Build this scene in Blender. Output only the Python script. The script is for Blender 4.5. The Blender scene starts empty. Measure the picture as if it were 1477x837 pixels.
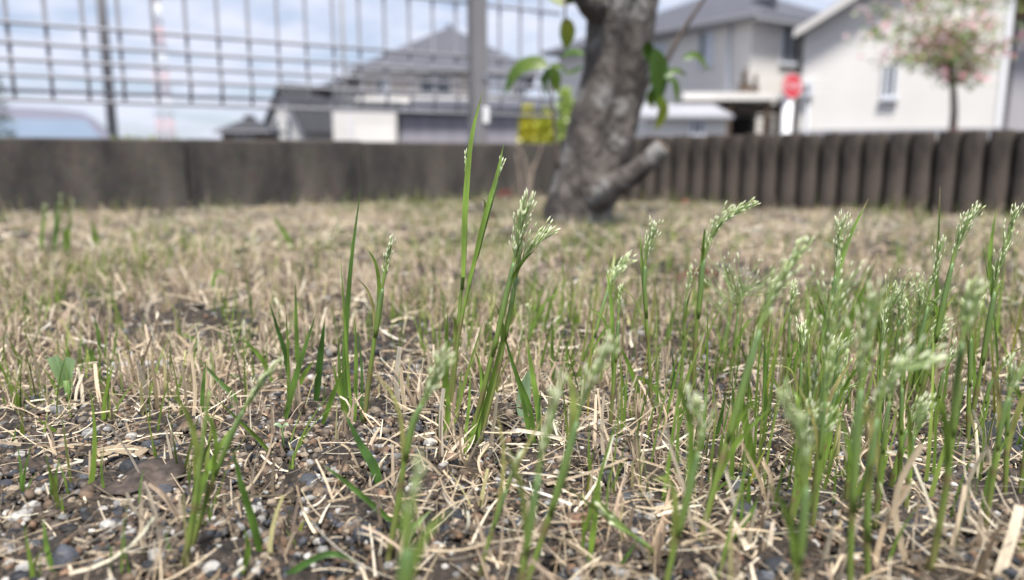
import bpy, math, random
import numpy as np
from mathutils import Vector, Matrix
R = math.radians
sc = bpy.context.scene
col = sc.collection
random.seed(7)
rng = np.random.default_rng(11)

# ------------------------------------------------------------------ camera
FPX, CX, CY, EYE, PITCH = 1095.0, 738.5, 418.5, 0.10, R(10.0)      # photograph 1477 x 837
cam_d = bpy.data.cameras.new('camera')
cam_d.sensor_width = 36.0
cam_d.lens = 36.0 * FPX / 1477.0
cam_d.clip_start = 0.005
cam_d.clip_end = 2000
cam_d.dof.use_dof = True
cam_d.dof.focus_distance = 0.262
cam_d.dof.aperture_fstop = 8.2
cam_d.dof.aperture_blades = 0
cam = bpy.data.objects.new('camera', cam_d)
col.objects.link(cam)
cam.location = (0, 0, EYE)
cam.rotation_euler = (math.pi/2 - PITCH, 0, 0)
sc.camera = cam

# ------------------------------------------------------------------ sky, sun, exposure
SUN_EL, SUN_AZ = R(66), R(172)          # azimuth clockwise from +Y
w = bpy.data.worlds.new('World'); sc.world = w; w.use_nodes = True
nt = w.node_tree; nt.nodes.clear()
def N(t, ty, **kw):
    n = t.nodes.new(ty)
    for k, v in kw.items():
        if k in n.inputs.keys() if isinstance(k, str) else False: n.inputs[k].default_value = v
        else: setattr(n, k, v)
    return n
sky = nt.nodes.new('ShaderNodeTexSky'); sky.sky_type = 'NISHITA'; sky.sun_disc = False
sky.sun_elevation = SUN_EL; sky.sun_rotation = SUN_AZ
sky.air_density = 1.0; sky.dust_density = 0.6; sky.ozone_density = 1.5
tc = nt.nodes.new('ShaderNodeTexCoord')
sep = nt.nodes.new('ShaderNodeSeparateXYZ'); nt.links.new(tc.outputs['Generated'], sep.inputs[0])
addz = nt.nodes.new('ShaderNodeMath'); addz.operation = 'ADD'; addz.inputs[1].default_value = 0.18
absz = nt.nodes.new('ShaderNodeMath'); absz.operation = 'ABSOLUTE'
nt.links.new(sep.outputs['Z'], absz.inputs[0]); nt.links.new(absz.outputs[0], addz.inputs[0])
dx = nt.nodes.new('ShaderNodeMath'); dx.operation = 'DIVIDE'; dy = nt.nodes.new('ShaderNodeMath'); dy.operation = 'DIVIDE'
nt.links.new(sep.outputs['X'], dx.inputs[0]); nt.links.new(addz.outputs[0], dx.inputs[1])
nt.links.new(sep.outputs['Y'], dy.inputs[0]); nt.links.new(addz.outputs[0], dy.inputs[1])
cmb = nt.nodes.new('ShaderNodeCombineXYZ'); nt.links.new(dx.outputs[0], cmb.inputs[0]); nt.links.new(dy.outputs[0], cmb.inputs[1])
nz = nt.nodes.new('ShaderNodeTexNoise'); nz.inputs['Scale'].default_value = 2.2; nz.inputs['Detail'].default_value = 6; nz.inputs['Roughness'].default_value = 0.6
nt.links.new(cmb.outputs[0], nz.inputs['Vector'])
ramp = nt.nodes.new('ShaderNodeValToRGB'); ramp.color_ramp.elements[0].position = 0.36; ramp.color_ramp.elements[1].position = 0.60
nt.links.new(nz.outputs['Fac'], ramp.inputs[0])
cr = nt.nodes.new('ShaderNodeMapRange'); cr.inputs['To Min'].default_value = 0.15; cr.inputs['To Max'].default_value = 1.0
nt.links.new(ramp.outputs['Color'], cr.inputs['Value'])
mixc = nt.nodes.new('ShaderNodeMix'); mixc.data_type = 'RGBA'
nt.links.new(cr.outputs['Result'], mixc.inputs['Factor'])
gap = nt.nodes.new('ShaderNodeMix'); gap.data_type = 'RGBA'; gap.inputs['Factor'].default_value = 0.62      # thin high cloud over the blue
nt.links.new(sky.outputs[0], gap.inputs[6]); gap.inputs[7].default_value = (2.4, 2.9, 4.1, 1)
nt.links.new(gap.outputs[2], mixc.inputs[6])
mixc.inputs[7].default_value = (5.0, 5.25, 6.2, 1)
bg = nt.nodes.new('ShaderNodeBackground'); bg.inputs['Strength'].default_value = 0.10
nt.links.new(mixc.outputs[2], bg.inputs['Color'])
wo = nt.nodes.new('ShaderNodeOutputWorld'); nt.links.new(bg.outputs[0], wo.inputs[0])
sd = bpy.data.lights.new('sun', 'SUN'); sd.energy = 4.8; sd.angle = R(12); sd.color = (1.0, 0.965, 0.92)
so = bpy.data.objects.new('sun', sd); col.objects.link(so)
sdir = Vector((math.sin(SUN_AZ)*math.cos(SUN_EL), math.cos(SUN_AZ)*math.cos(SUN_EL), math.sin(SUN_EL)))
so.rotation_euler = (-sdir).to_track_quat('-Z', 'Y').to_euler()
so.location = (0, 0, 30)
sc.view_settings.view_transform = 'Standard'; sc.view_settings.look = 'None'
sc.view_settings.exposure = 0.78; sc.view_settings.gamma = 1.0
sc.view_settings.use_curve_mapping = False
sc.cycles.use_denoising = True
sc.cycles.max_bounces = 7; sc.cycles.diffuse_bounces = 3; sc.cycles.transmission_bounces = 5; sc.cycles.transparent_max_bounces = 6
sc.cycles.caustics_reflective = False; sc.cycles.caustics_refractive = False

# ------------------------------------------------------------------ noise, ground height, pixel helpers
_tab = rng.random((256, 256))
def vnoise(x, y):
    x = np.asarray(x, float); y = np.asarray(y, float)
    xi = np.floor(x).astype(int); yi = np.floor(y).astype(int)
    fx = x - xi; fy = y - yi
    fx = fx*fx*(3-2*fx); fy = fy*fy*(3-2*fy)
    a = _tab[xi & 255, yi & 255]; b = _tab[(xi+1) & 255, yi & 255]
    c = _tab[xi & 255, (yi+1) & 255]; d = _tab[(xi+1) & 255, (yi+1) & 255]
    return (a*(1-fx)+b*fx)*(1-fy) + (c*(1-fx)+d*fx)*fy
def sstep(a, b, x):
    t = np.clip((np.asarray(x, float)-a)/(b-a), 0, 1); return t*t*(3-2*t)
def gh(x, y):
    x = np.asarray(x, float); y = np.asarray(y, float)
    z = 0.010*(vnoise(x*7+31, y*7+17)-0.5) + 0.004*(vnoise(x*32+5, y*32+9)-0.5)
    z = z - 0.018*sstep(0.9, 1.5, y)
    return z
cP, sP = math.cos(PITCH), math.sin(PITCH)
def ray(px, py):
    a = (px-CX)/FPX; b = (CY-py)/FPX
    return Vector((a, cP + b*sP, -sP + b*cP))
def at_y(px, py, Y):                # point of the pixel's ray at distance Y
    d = ray(px, py); t = Y/d.y
    return Vector((0, 0, EYE)) + d*t
def ground(px, py):                 # where the pixel's ray meets the soil
    d = ray(px, py); z = 0.0
    for _ in range(6):
        t = (EYE - z)/(-d.z); p = Vector((0, 0, EYE)) + d*t
        z = float(gh(p.x, p.y))
    p.z = z
    return p

# ------------------------------------------------------------------ mesh helpers
def arrmesh(name, V, F, C=None, smooth=True):
    """V (n,3), F (m,k) uniform polygons, C (n,3) colours"""
    V = np.ascontiguousarray(V, np.float32); F = np.ascontiguousarray(F, np.int32)
    me = bpy.data.meshes.new(name)
    k = F.shape[1]
    me.vertices.add(len(V)); me.vertices.foreach_set('co', V.ravel())
    me.loops.add(F.size); me.loops.foreach_set('vertex_index', F.ravel())
    me.polygons.add(len(F)); me.polygons.foreach_set('loop_start', np.arange(0, F.size, k, dtype=np.int32))
    me.polygons.foreach_set('use_smooth', np.full(len(F), smooth))
    if C is not None:
        at = me.color_attributes.new('Col', 'FLOAT_COLOR', 'POINT')
        C4 = np.ones((len(V), 4), np.float32); C4[:, :3] = C
        at.data.foreach_set('color', C4.ravel())
    me.update(); me.validate()
    return me
class MB:
    def __init__(s): s.v = []; s.f = []; s.c = []; s.sm = []
    def add(s, vs, fs, c=None, smooth=False):
        o = len(s.v); s.v += [tuple(v) for v in vs]; s.f += [tuple(i+o for i in f) for f in fs]
        s.c += [tuple(c) if c is not None else (0.5, 0.5, 0.5)]*len(vs); s.sm += [smooth]*len(fs); return s
    def box(s, x0, x1, y0, y1, z0, z1, c=None):
        vs = [(x, y, z) for z in (z0, z1) for y in (y0, y1) for x in (x0, x1)]
        return s.add(vs, [(0, 2, 3, 1), (4, 5, 7, 6), (0, 1, 5, 4), (2, 6, 7, 3), (0, 4, 6, 2), (1, 3, 7, 5)], c)
    def tube(s, pts, rad, n=8, cols=None, caps=True, wob=0.0):
        pts = [Vector(p) for p in pts]
        if not hasattr(rad, '__len__'): rad = [rad]*len(pts)
        o = len(s.v); up = None
        for i, p in enumerate(pts):
            t = (pts[min(i+1, len(pts)-1)] - pts[max(i-1, 0)])
            if t.length < 1e-12: t = Vector((0, 0, 1))
            t.normalize()
            if up is None:
                up = t.orthogonal().normalized()
            up = (up - t*up.dot(t)).normalized(); b = t.cross(up)
            for k in range(n):
                a = 2*math.pi*k/n; r = rad[i]*(1 + wob*(random.random()-0.5))
                s.v.append(tuple(p + (up*math.cos(a) + b*math.sin(a))*r))
                s.c.append(tuple(cols[i]) if cols is not None else (0.5, 0.5, 0.5))
        for i in range(len(pts)-1):
            for k in range(n):
                a = o+i*n+k; b_ = o+i*n+(k+1) % n
                s.f.append((a, b_, b_+n, a+n)); s.sm.append(True)
        if caps:
            s.f.append(tuple(o+k for k in range(n))[::-1]); s.sm.append(False)
            e = o+(len(pts)-1)*n
            s.f.append(tuple(e+k for k in range(n))); s.sm.append(False)
        return s
    def prism(s, poly, axis_vec, c=None):
        """extrude closed 3D polygon along vector"""
        n = len(poly); a = [Vector(p) for p in poly]; b = [p + Vector(axis_vec) for p in a]
        fs = [tuple(range(n))[::-1], tuple(range(n, 2*n))] + [(i, (i+1) % n, n+(i+1) % n, n+i) for i in range(n)]
        return s.add(a+b, fs, c)
    def mesh(s, name):
        me = bpy.data.meshes.new(name); me.from_pydata(s.v, [], s.f)
        me.polygons.foreach_set('use_smooth', s.sm)
        at = me.color_attributes.new('Col', 'FLOAT_COLOR', 'POINT')
        C4 = np.ones((len(s.v), 4), np.float32); C4[:, :3] = np.array(s.c, np.float32).reshape(-1, 3)
        at.data.foreach_set('color', C4.ravel()); me.update()
        return me
    def build(s, name, mat, parent=None, loc=None, rz=0): return obj(name, s.mesh(name), mat, parent, loc, rz)
def obj(name, me, mat=None, parent=None, loc=None, rz=0):
    o = bpy.data.objects.new(name, me); col.objects.link(o)
    if mat is not None and len(me.materials) == 0: me.materials.append(mat)
    if parent is not None: o.parent = parent
    if loc is not None: o.location = loc
    if rz: o.rotation_euler[2] = rz
    return o
def tag(o, label=None, cat=None, group=None, kind=None):
    if label: o['label'] = label
    if cat: o['category'] = cat
    if group: o['group'] = group
    if kind: o['kind'] = kind
    return o
def thing(name, label, cat, loc=(0, 0, 0), rz=0, group=None):
    o = bpy.data.objects.new(name, None); col.objects.link(o); o.location = loc; o.rotation_euler[2] = rz
    o.empty_display_size = 0.05
    return tag(o, label, cat, group)

# ------------------------------------------------------------------ materials
def newmat(name):
    m = bpy.data.materials.new(name); m.use_nodes = True; t = m.node_tree
    return m, t, t.nodes['Principled BSDF'], t.nodes['Material Output']
def plain(name, colr, rough=0.7, metal=0.0, noise=0.15, scale=6.0, bump=0.0, bscale=40.0, spec=0.4, obj_coords=True):
    m, t, b, out = newmat(name)
    b.inputs['Roughness'].default_value = rough; b.inputs['Metallic'].default_value = metal
    b.inputs['Specular IOR Level'].default_value = spec
    tcn = t.nodes.new('ShaderNodeTexCoord')
    nz = t.nodes.new('ShaderNodeTexNoise'); nz.inputs['Scale'].default_value = scale; nz.inputs['Detail'].default_value = 5
    t.links.new(tcn.outputs['Object'], nz.inputs['Vector'])
    mr = t.nodes.new('ShaderNodeMapRange'); mr.inputs['From Min'].default_value = 0.3; mr.inputs['From Max'].default_value = 0.7
    mr.inputs['To Min'].default_value = 1-noise; mr.inputs['To Max'].default_value = 1+noise
    t.links.new(nz.outputs['Fac'], mr.inputs['Value'])
    mx = t.nodes.new('ShaderNodeVectorMath'); mx.operation = 'SCALE'; mx.inputs[0].default_value = colr[:3]
    t.links.new(mr.outputs['Result'], mx.inputs['Scale']); t.links.new(mx.outputs[0], b.inputs['Base Color'])
    if bump:
        n2 = t.nodes.new('ShaderNodeTexNoise'); n2.inputs['Scale'].default_value = bscale; n2.inputs['Detail'].default_value = 6
        t.links.new(tcn.outputs['Object'], n2.inputs['Vector'])
        bp = t.nodes.new('ShaderNodeBump'); bp.inputs['Strength'].default_value = bump; bp.inputs['Distance'].default_value = 0.5/bscale
        t.links.new(n2.outputs['Fac'], bp.inputs['Height']); t.links.new(bp.outputs[0], b.inputs['Normal'])
    return m
def leafmat(name, rough=0.5, transl=0.35, spec=0.4, gain=1.0, streak=0.0, streak_scale=(900, 900, 60)):
    """colours from the mesh's own colour attribute; lets light through"""
    m, t, b, out = newmat(name)
    at = t.nodes.new('ShaderNodeVertexColor'); at.layer_name = 'Col'
    tcn = t.nodes.new('ShaderNodeTexCoord')
    mp = t.nodes.new('ShaderNodeMapping'); mp.inputs['Scale'].default_value = streak_scale
    t.links.new(tcn.outputs['Object'], mp.inputs['Vector'])
    nz = t.nodes.new('ShaderNodeTexNoise'); nz.inputs['Scale'].default_value = 1.0; nz.inputs['Detail'].default_value = 3
    t.links.new(mp.outputs[0], nz.inputs['Vector'])
    mr = t.nodes.new('ShaderNodeMapRange'); mr.inputs['From Min'].default_value = 0.3; mr.inputs['From Max'].default_value = 0.7
    mr.inputs['To Min'].default_value = gain*(1-streak); mr.inputs['To Max'].default_value = gain*(1+streak)
    t.links.new(nz.outputs['Fac'], mr.inputs['Value'])
    mx = t.nodes.new('ShaderNodeVectorMath'); mx.operation = 'SCALE'
    t.links.new(at.outputs['Color'], mx.inputs[0]); t.links.new(mr.outputs['Result'], mx.inputs['Scale'])
    t.links.new(mx.outputs[0], b.inputs['Base Color'])
    b.inputs['Roughness'].default_value = rough; b.inputs['Specular IOR Level'].default_value = spec
    tr = t.nodes.new('ShaderNodeBsdfTranslucent'); t.links.new(mx.outputs[0], tr.inputs['Color'])
    ms = t.nodes.new('ShaderNodeMixShader'); ms.inputs[0].default_value = transl
    t.links.new(b.outputs[0], ms.inputs[1]); t.links.new(tr.outputs[0], ms.inputs[2]); t.links.new(ms.outputs[0], out.inputs[0])
    return m
M = {}
M['green'] = leafmat('green_blade', 0.42, 0.45, 0.5, 1.0, 0.16)
M['spike'] = leafmat('spikelet', 0.5, 0.52, 0.35)
M['straw'] = leafmat('dry_straw', 0.6, 0.25, 0.3, 1.0, 0.18)
M['dead'] = leafmat('dead_leaf', 0.7, 0.08, 0.3, 1.0, 0.55, (260, 260, 260))
M['leaf'] = leafmat('tree_leaf', 0.38, 0.35, 0.5, 1.0, 0.15, (60, 60, 60))
M['petal'] = leafmat('petal', 0.6, 0.4, 0.3)
M['pebble'] = leafmat('pebble', 0.75, 0.0, 0.35, 1.0, 0.3, (700, 700, 700))

def soil_mat():
    m, t, b, out = newmat('soil'); L = t.links
    tcn = t.nodes.new('ShaderNodeTexCoord')
    n1 = t.nodes.new('ShaderNodeTexNoise'); n1.inputs['Scale'].default_value = 60; n1.inputs['Detail'].default_value = 8
    n2 = t.nodes.new('ShaderNodeTexVoronoi'); n2.inputs['Scale'].default_value = 420
    n3 = t.nodes.new('ShaderNodeTexNoise'); n3.inputs['Scale'].default_value = 5; n3.inputs['Detail'].default_value = 4
    for n in (n1, n2, n3): L.new(tcn.outputs['Object'], n.inputs['Vector'])
    r = t.nodes.new('ShaderNodeValToRGB'); r.color_ramp.elements[0].position = 0.3; r.color_ramp.elements[1].position = 0.7
    r.color_ramp.elements[0].color = (0.015, 0.011, 0.009, 1); r.color_ramp.elements[1].color = (0.068, 0.048, 0.033, 1)
    L.new(n1.outputs['Fac'], r.inputs[0])
    mx = t.nodes.new('ShaderNodeMix'); mx.data_type = 'RGBA'; mx.blend_type = 'OVERLAY'; mx.inputs['Factor'].default_value = 0.6
    bw = t.nodes.new('ShaderNodeRGBToBW'); L.new(n2.outputs['Color'], bw.inputs[0]); L.new(r.outputs[0], mx.inputs[6]); L.new(bw.outputs[0], mx.inputs[7])
    m2 = t.nodes.new('ShaderNodeMix'); m2.data_type = 'RGBA'
    mr = t.nodes.new('ShaderNodeMapRange'); mr.inputs['From Min'].default_value = 0.4; mr.inputs['From Max'].default_value = 0.65; mr.inputs['To Max'].default_value = 0.55
    L.new(n3.outputs['Fac'], mr.inputs['Value']); L.new(mr.outputs[0], m2.inputs['Factor'])
    L.new(mx.outputs[2], m2.inputs[6]); m2.inputs[7].default_value = (0.055, 0.042, 0.031, 1)
    L.new(m2.outputs[2], b.inputs['Base Color']); b.inputs['Roughness'].default_value = 0.9
    bp = t.nodes.new('ShaderNodeBump'); bp.inputs['Strength'].default_value = 1.0; bp.inputs['Distance'].default_value = 0.004
    L.new(n2.outputs['Distance'], bp.inputs['Height'])
    bp2 = t.nodes.new('ShaderNodeBump'); bp2.inputs['Strength'].default_value = 0.8; bp2.inputs['Distance'].default_value = 0.004
    L.new(n1.outputs['Fac'], bp2.inputs['Height']); L.new(bp2.outputs[0], bp.inputs['Normal']); L.new(bp.outputs[0], b.inputs['Normal'])
    return m
M['soil'] = soil_mat()
def concrete_mat(name, c0, c1, sc_=18.0):
    m, t, b, out = newmat(name); L = t.links
    tcn = t.nodes.new('ShaderNodeTexCoord')
    mp = t.nodes.new('ShaderNodeMapping'); mp.inputs['Scale'].default_value = (1, 1, 0.35); L.new(tcn.outputs['Object'], mp.inputs[0])
    n1 = t.nodes.new('ShaderNodeTexNoise'); n1.inputs['Scale'].default_value = sc_; n1.inputs['Detail'].default_value = 8; n1.inputs['Roughness'].default_value = 0.65
    n2 = t.nodes.new('ShaderNodeTexNoise'); n2.inputs['Scale'].default_value = sc_*14; n2.inputs['Detail'].default_value = 4
    L.new(mp.outputs[0], n1.inputs['Vector']); L.new(tcn.outputs['Object'], n2.inputs['Vector'])
    r = t.nodes.new('ShaderNodeValToRGB'); r.color_ramp.elements[0].position = 0.32; r.color_ramp.elements[1].position = 0.72
    r.color_ramp.elements[0].color = (*c0, 1); r.color_ramp.elements[1].color = (*c1, 1)
    L.new(n1.outputs['Fac'], r.inputs[0])
    mx = t.nodes.new('ShaderNodeMix'); mx.data_type = 'RGBA'; mx.blend_type = 'OVERLAY'; mx.inputs['Factor'].default_value = 0.5
    L.new(r.outputs[0], mx.inputs[6]); L.new(n2.outputs['Color'], mx.inputs[7]); L.new(mx.outputs[2], b.inputs['Base Color'])
    b.inputs['Roughness'].default_value = 0.92
    bp = t.nodes.new('ShaderNodeBump'); bp.inputs['Strength'].default_value = 0.6; bp.inputs['Distance'].default_value = 0.003
    L.new(n2.outputs['Fac'], bp.inputs['Height']); L.new(bp.outputs[0], b.inputs['Normal'])
    return m
M['wall'] = concrete_mat('wall_concrete', (0.014, 0.013, 0.013), (0.115, 0.098, 0.082), 9.0)
M['stake'] = concrete_mat('stake_concrete', (0.020, 0.017, 0.015), (0.118, 0.094, 0.078), 22)
def bark_mat():
    m, t, b, out = newmat('bark'); L = t.links
    tcn = t.nodes.new('ShaderNodeTexCoord')
    mp = t.nodes.new('ShaderNodeMapping'); mp.inputs['Scale'].default_value = (1, 1, 0.4); L.new(tcn.outputs['Object'], mp.inputs[0])
    n1 = t.nodes.new('ShaderNodeTexNoise'); n1.inputs['Scale'].default_value = 26; n1.inputs['Detail'].default_value = 8; n1.inputs['Roughness'].default_value = 0.65
    n2 = t.nodes.new('ShaderNodeTexNoise'); n2.inputs['Scale'].default_value = 120; n2.inputs['Detail'].default_value = 6
    n3 = t.nodes.new('ShaderNodeTexNoise'); n3.inputs['Scale'].default_value = 17; n3.inputs['Detail'].default_value = 6
    L.new(mp.outputs[0], n1.inputs['Vector']); L.new(mp.outputs[0], n2.inputs['Vector']); L.new(tcn.outputs['Object'], n3.inputs['Vector'])
    r = t.nodes.new('ShaderNodeValToRGB'); r.color_ramp.elements[0].position = 0.3; r.color_ramp.elements[1].position = 0.7
    r.color_ramp.elements[0].color = (0.022, 0.017, 0.015, 1); r.color_ramp.elements[1].color = (0.17, 0.148, 0.132, 1)
    L.new(n1.outputs['Fac'], r.inputs[0])
    r3 = t.nodes.new('ShaderNodeValToRGB'); r3.color_ramp.elements[0].position = 0.53; r3.color_ramp.elements[1].position = 0.60
    L.new(n3.outputs['Fac'], r3.inputs[0])
    mx = t.nodes.new('ShaderNodeMix'); mx.data_type = 'RGBA'
    sc_ = t.nodes.new('ShaderNodeMath'); sc_.operation = 'MULTIPLY'; sc_.inputs[1].default_value = 0.48
    L.new(r3.outputs[0], sc_.inputs[0]); L.new(sc_.outputs[0], mx.inputs['Factor'])
    L.new(r.outputs[0], mx.inputs[6]); mx.inputs[7].default_value = (0.36, 0.36, 0.345, 1)      # pale lichen
    L.new(mx.outputs[2], b.inputs['Base Color']); b.inputs['Roughness'].default_value = 0.9
    bp = t.nodes.new('ShaderNodeBump'); bp.inputs['Strength'].default_value = 1.0; bp.inputs['Distance'].default_value = 0.012
    ad = t.nodes.new('ShaderNodeMath'); ad.operation = 'ADD'; L.new(n1.outputs['Fac'], ad.inputs[0]); L.new(n2.outputs['Fac'], ad.inputs[1])
    L.new(ad.outputs[0], bp.inputs['Height']); L.new(bp.outputs[0], b.inputs['Normal'])
    return m
M['bark'] = bark_mat()
M['cut'] = plain('cut_wood', (0.15, 0.11, 0.085), 0.8, noise=0.3, scale=60)
M['twig'] = plain('twig', (0.13, 0.10, 0.085), 0.8, noise=0.3, scale=60)
M['paltwig'] = plain('pale_dead_twig', (0.30, 0.24, 0.19), 0.8, noise=0.3, scale=60)
M['asphalt'] = plain('asphalt', (0.055, 0.055, 0.058), 0.9, noise=0.3, scale=0.6, bump=0.3, bscale=60)
M['fence'] = plain('fence_coating', (0.28, 0.28, 0.305), 0.7, noise=0.06, scale=8, spec=0.2)
M['post'] = plain('post_coating', (0.185, 0.18, 0.185), 0.45, noise=0.08, scale=8, spec=0.5)
M['white_plastic'] = plain('white_plastic', (0.8, 0.8, 0.8), 0.4, noise=0.03)
M['white_wall'] = plain('white_siding', (0.69, 0.662, 0.622), 0.8, noise=0.05, scale=0.7)
M['cream_wall'] = plain('cream_siding', (0.60, 0.575, 0.545), 0.8, noise=0.05, scale=0.7)
M['beige_wall'] = plain('beige_wall', (0.36, 0.34, 0.325), 0.8, noise=0.08, scale=0.7)
M['grey_wall'] = plain('grey_panel', (0.27, 0.26, 0.29), 0.6, noise=0.08, scale=0.7)
M['lilac_wall'] = plain('lilac_grey_siding', (0.36, 0.345, 0.36), 0.8, noise=0.06, scale=0.7)  # even lilac-grey colour of the adjoining house
M['roof'] = plain('slate_roof', (0.070, 0.073, 0.088), 0.75, noise=0.12, scale=1.5)
M['roof_dark'] = plain('dark_roof', (0.034, 0.034, 0.040), 0.75, noise=0.12, scale=1.5)
M['roof_brown'] = plain('brown_roof', (0.16, 0.075, 0.05), 0.7, noise=0.12, scale=1.5)
M['fascia'] = plain('fascia', (0.30, 0.30, 0.32), 0.5, noise=0.05)
M['trim'] = plain('window_frame', (0.62, 0.64, 0.68), 0.4, noise=0.03)
M['dark'] = plain('dark_interior', (0.035, 0.032, 0.03), 0.7, noise=0.2)  # near-black standing in for shade inside the carport; the meter dial uses it too
M['brown'] = plain('brown_wood', (0.10, 0.07, 0.05), 0.7, noise=0.25, scale=8)
M['glass'] = plain('window_glass', (0.035, 0.045, 0.055), 0.06, noise=0.1, spec=1.0)
M['curtain'] = plain('window_curtain', (0.55, 0.60, 0.68), 0.5, noise=0.08)
M['car_paint'] = plain('silver_car_paint', (0.15, 0.15, 0.20), 0.35, metal=0.1, noise=0.02, spec=0.6)
M['car_glass'] = plain('car_glass', (0.21, 0.265, 0.345), 0.12, noise=0.03, spec=0.35)  # blue-grey sky reflection is put into the base colour
M['rubber'] = plain('rubber', (0.02, 0.02, 0.02), 0.8)
M['chrome'] = plain('rim_metal', (0.6, 0.6, 0.62), 0.25, metal=1.0, noise=0.02)
M['red'] = plain('sign_red', (0.62, 0.05, 0.07), 0.45, noise=0.05)
M['lampred'] = plain('lamp_red', (0.45, 0.02, 0.02), 0.2, noise=0.02)
M['white_paint'] = plain('white_paint', (0.8, 0.8, 0.8), 0.5, noise=0.02)
M['pole'] = plain('pole_concrete', (0.30, 0.29, 0.29), 0.8, noise=0.1, scale=2)
M['black'] = plain('black_hardware', (0.04, 0.04, 0.045), 0.5, noise=0.1)
M['towerred'] = plain('tower_red', (0.62, 0.30, 0.27), 0.6, noise=0.05)  # red paled towards pink, with the distance haze put into the colour

# ------------------------------------------------------------------ the yard and the land outside it
OUT = -1.0
WU = Vector((0.858, 0.513, 0)).normalized(); WN = Vector((-WU.y, WU.x, 0))         # along the block wall, outward
W0 = Vector((-1.0, 1.5, 0))
SU = Vector((0.753, -0.658, 0)).normalized(); SN = Vector((-SU.y, SU.x, 0))         # along the stake edging, outward
S0 = Vector((0.40, 1.90, 0))
def wall_y(x): return W0.y + (x-W0.x)*WU.y/WU.x
def stake_y(x): return S0.y + (x-S0.x)*SU.y/SU.x
CORX = (stake_y(0) - wall_y(0))/(WU.y/WU.x - SU.y/SU.x)
COR = Vector((CORX, wall_y(CORX), 0))
def yard_max(x): return np.minimum(wall_y(x), stake_y(x))
nx, ny = 420, 420
u = np.linspace(-1, 1, nx); xs = 0.45*u + 1.75*u**3
tt = np.linspace(0, 1, ny)
VX = np.repeat(xs[:, None], ny, 1); ym = yard_max(xs)[:, None] + 0.03
y0 = -1.2
VY = y0 + (ym-y0)*(tt[None, :]*0 + np.interp(tt, [0, 0.08, 0.65, 1], [0, 0.36, 0.60, 1])[None, :])
VZ = gh(VX, VY) + 0.0026*(vnoise(VX*160, VY*160)-0.5)*2 + 0.0012*(vnoise(VX*420, VY*420)-0.5)*2
V = np.stack([VX, VY, VZ], -1).reshape(-1, 3)
I = np.arange(nx*ny).reshape(nx, ny)
F = np.stack([I[:-1, :-1], I[1:, :-1], I[1:, 1:], I[:-1, 1:]], -1).reshape(-1, 4)
# skirt down to the land outside
edge = np.concatenate([I[:, 0], I[-1, 1:], I[-2::-1, -1], I[0, -2:0:-1]])
Vb = V[edge].copy(); Vb[:, 2] = OUT - 0.02
k = len(V); ne = len(edge); j = np.arange(ne); j2 = (j+1) % ne
F = np.concatenate([F, np.stack([edge, k+j, k+j2, edge[j2]], -1)])
tag(obj('yard_ground', arrmesh('yard_ground', np.concatenate([V, Vb]), F), M['soil']), kind='structure')
mb = MB(); g = 900
mb.add([(-g, -g, OUT), (g, -g, OUT), (g, g, OUT), (-g, g, OUT)], [(0, 1, 2, 3)])
tag(mb.build('street_ground', M['asphalt']), kind='structure')

# low wall of concrete blocks
def bevel_block(mb, o, ux, uy, L, T, z0, z1, b=0.004):
    """block from point o along ux (length L), thickness T along uy, chamfered edges"""
    vs = []; 
    for (zz, ins) in ((z0, b), (z0+b, 0), (z1-b, 0), (z1, b)):
        for (a, c) in ((ins, b), (b, ins), (L-b, ins), (L-ins, b), (L-ins, T-b), (L-b, T-ins), (b, T-ins), (ins, T-b)):
            a2 = min(max(a, ins), L-ins); c2 = min(max(c, ins), T-ins)
            p = o + ux*a2 + uy*c2; vs.append((p.x, p.y, zz))
    fs = [tuple(range(8))[::-1], tuple(range(24, 32))]
    for r in range(3):
        for i in range(8): fs.append((r*8+i, r*8+(i+1) % 8, r*8+8+(i+1) % 8, r*8+8+i))
    mb.add(vs, fs); return mb
WT = 0.12; WTOP = 0.136
wl = thing('block_wall', 'low dark weathered concrete block wall under the mesh fence', 'wall', (W0.x, W0.y, 0))
s_end = (COR - W0).dot(WU) + 0.10
s_joint = 0.345                              # the joint seen left of the middle
s = s_joint - 0.40*5
i = 0
while s < s_end:
    L = min(0.40, s_end - s)
    p = WU*s + WN*(0.0 + 0.003*math.sin(i*2.1))
    bevel_block(MB(), p, WU, WN, L-0.0035, WT, -0.06, WTOP + 0.0015*math.sin(i*1.7)).build('block', M['wall'], wl)
    s += 0.40; i += 1
bevel_block(MB(), WU*(s_joint-2.0)+WN*0.006, WU, WN, s_end-s_joint+2.0, WT-0.012, OUT, -0.062).build('footing', M['wall'], wl)
bevel_block(MB(), WU*(s_joint-2.0)+WN*0.012, WU, WN, s_end-s_joint+2.0-0.01, WT-0.024, -0.0615, WTOP-0.006).build('mortar', M['wall'], wl)

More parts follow.
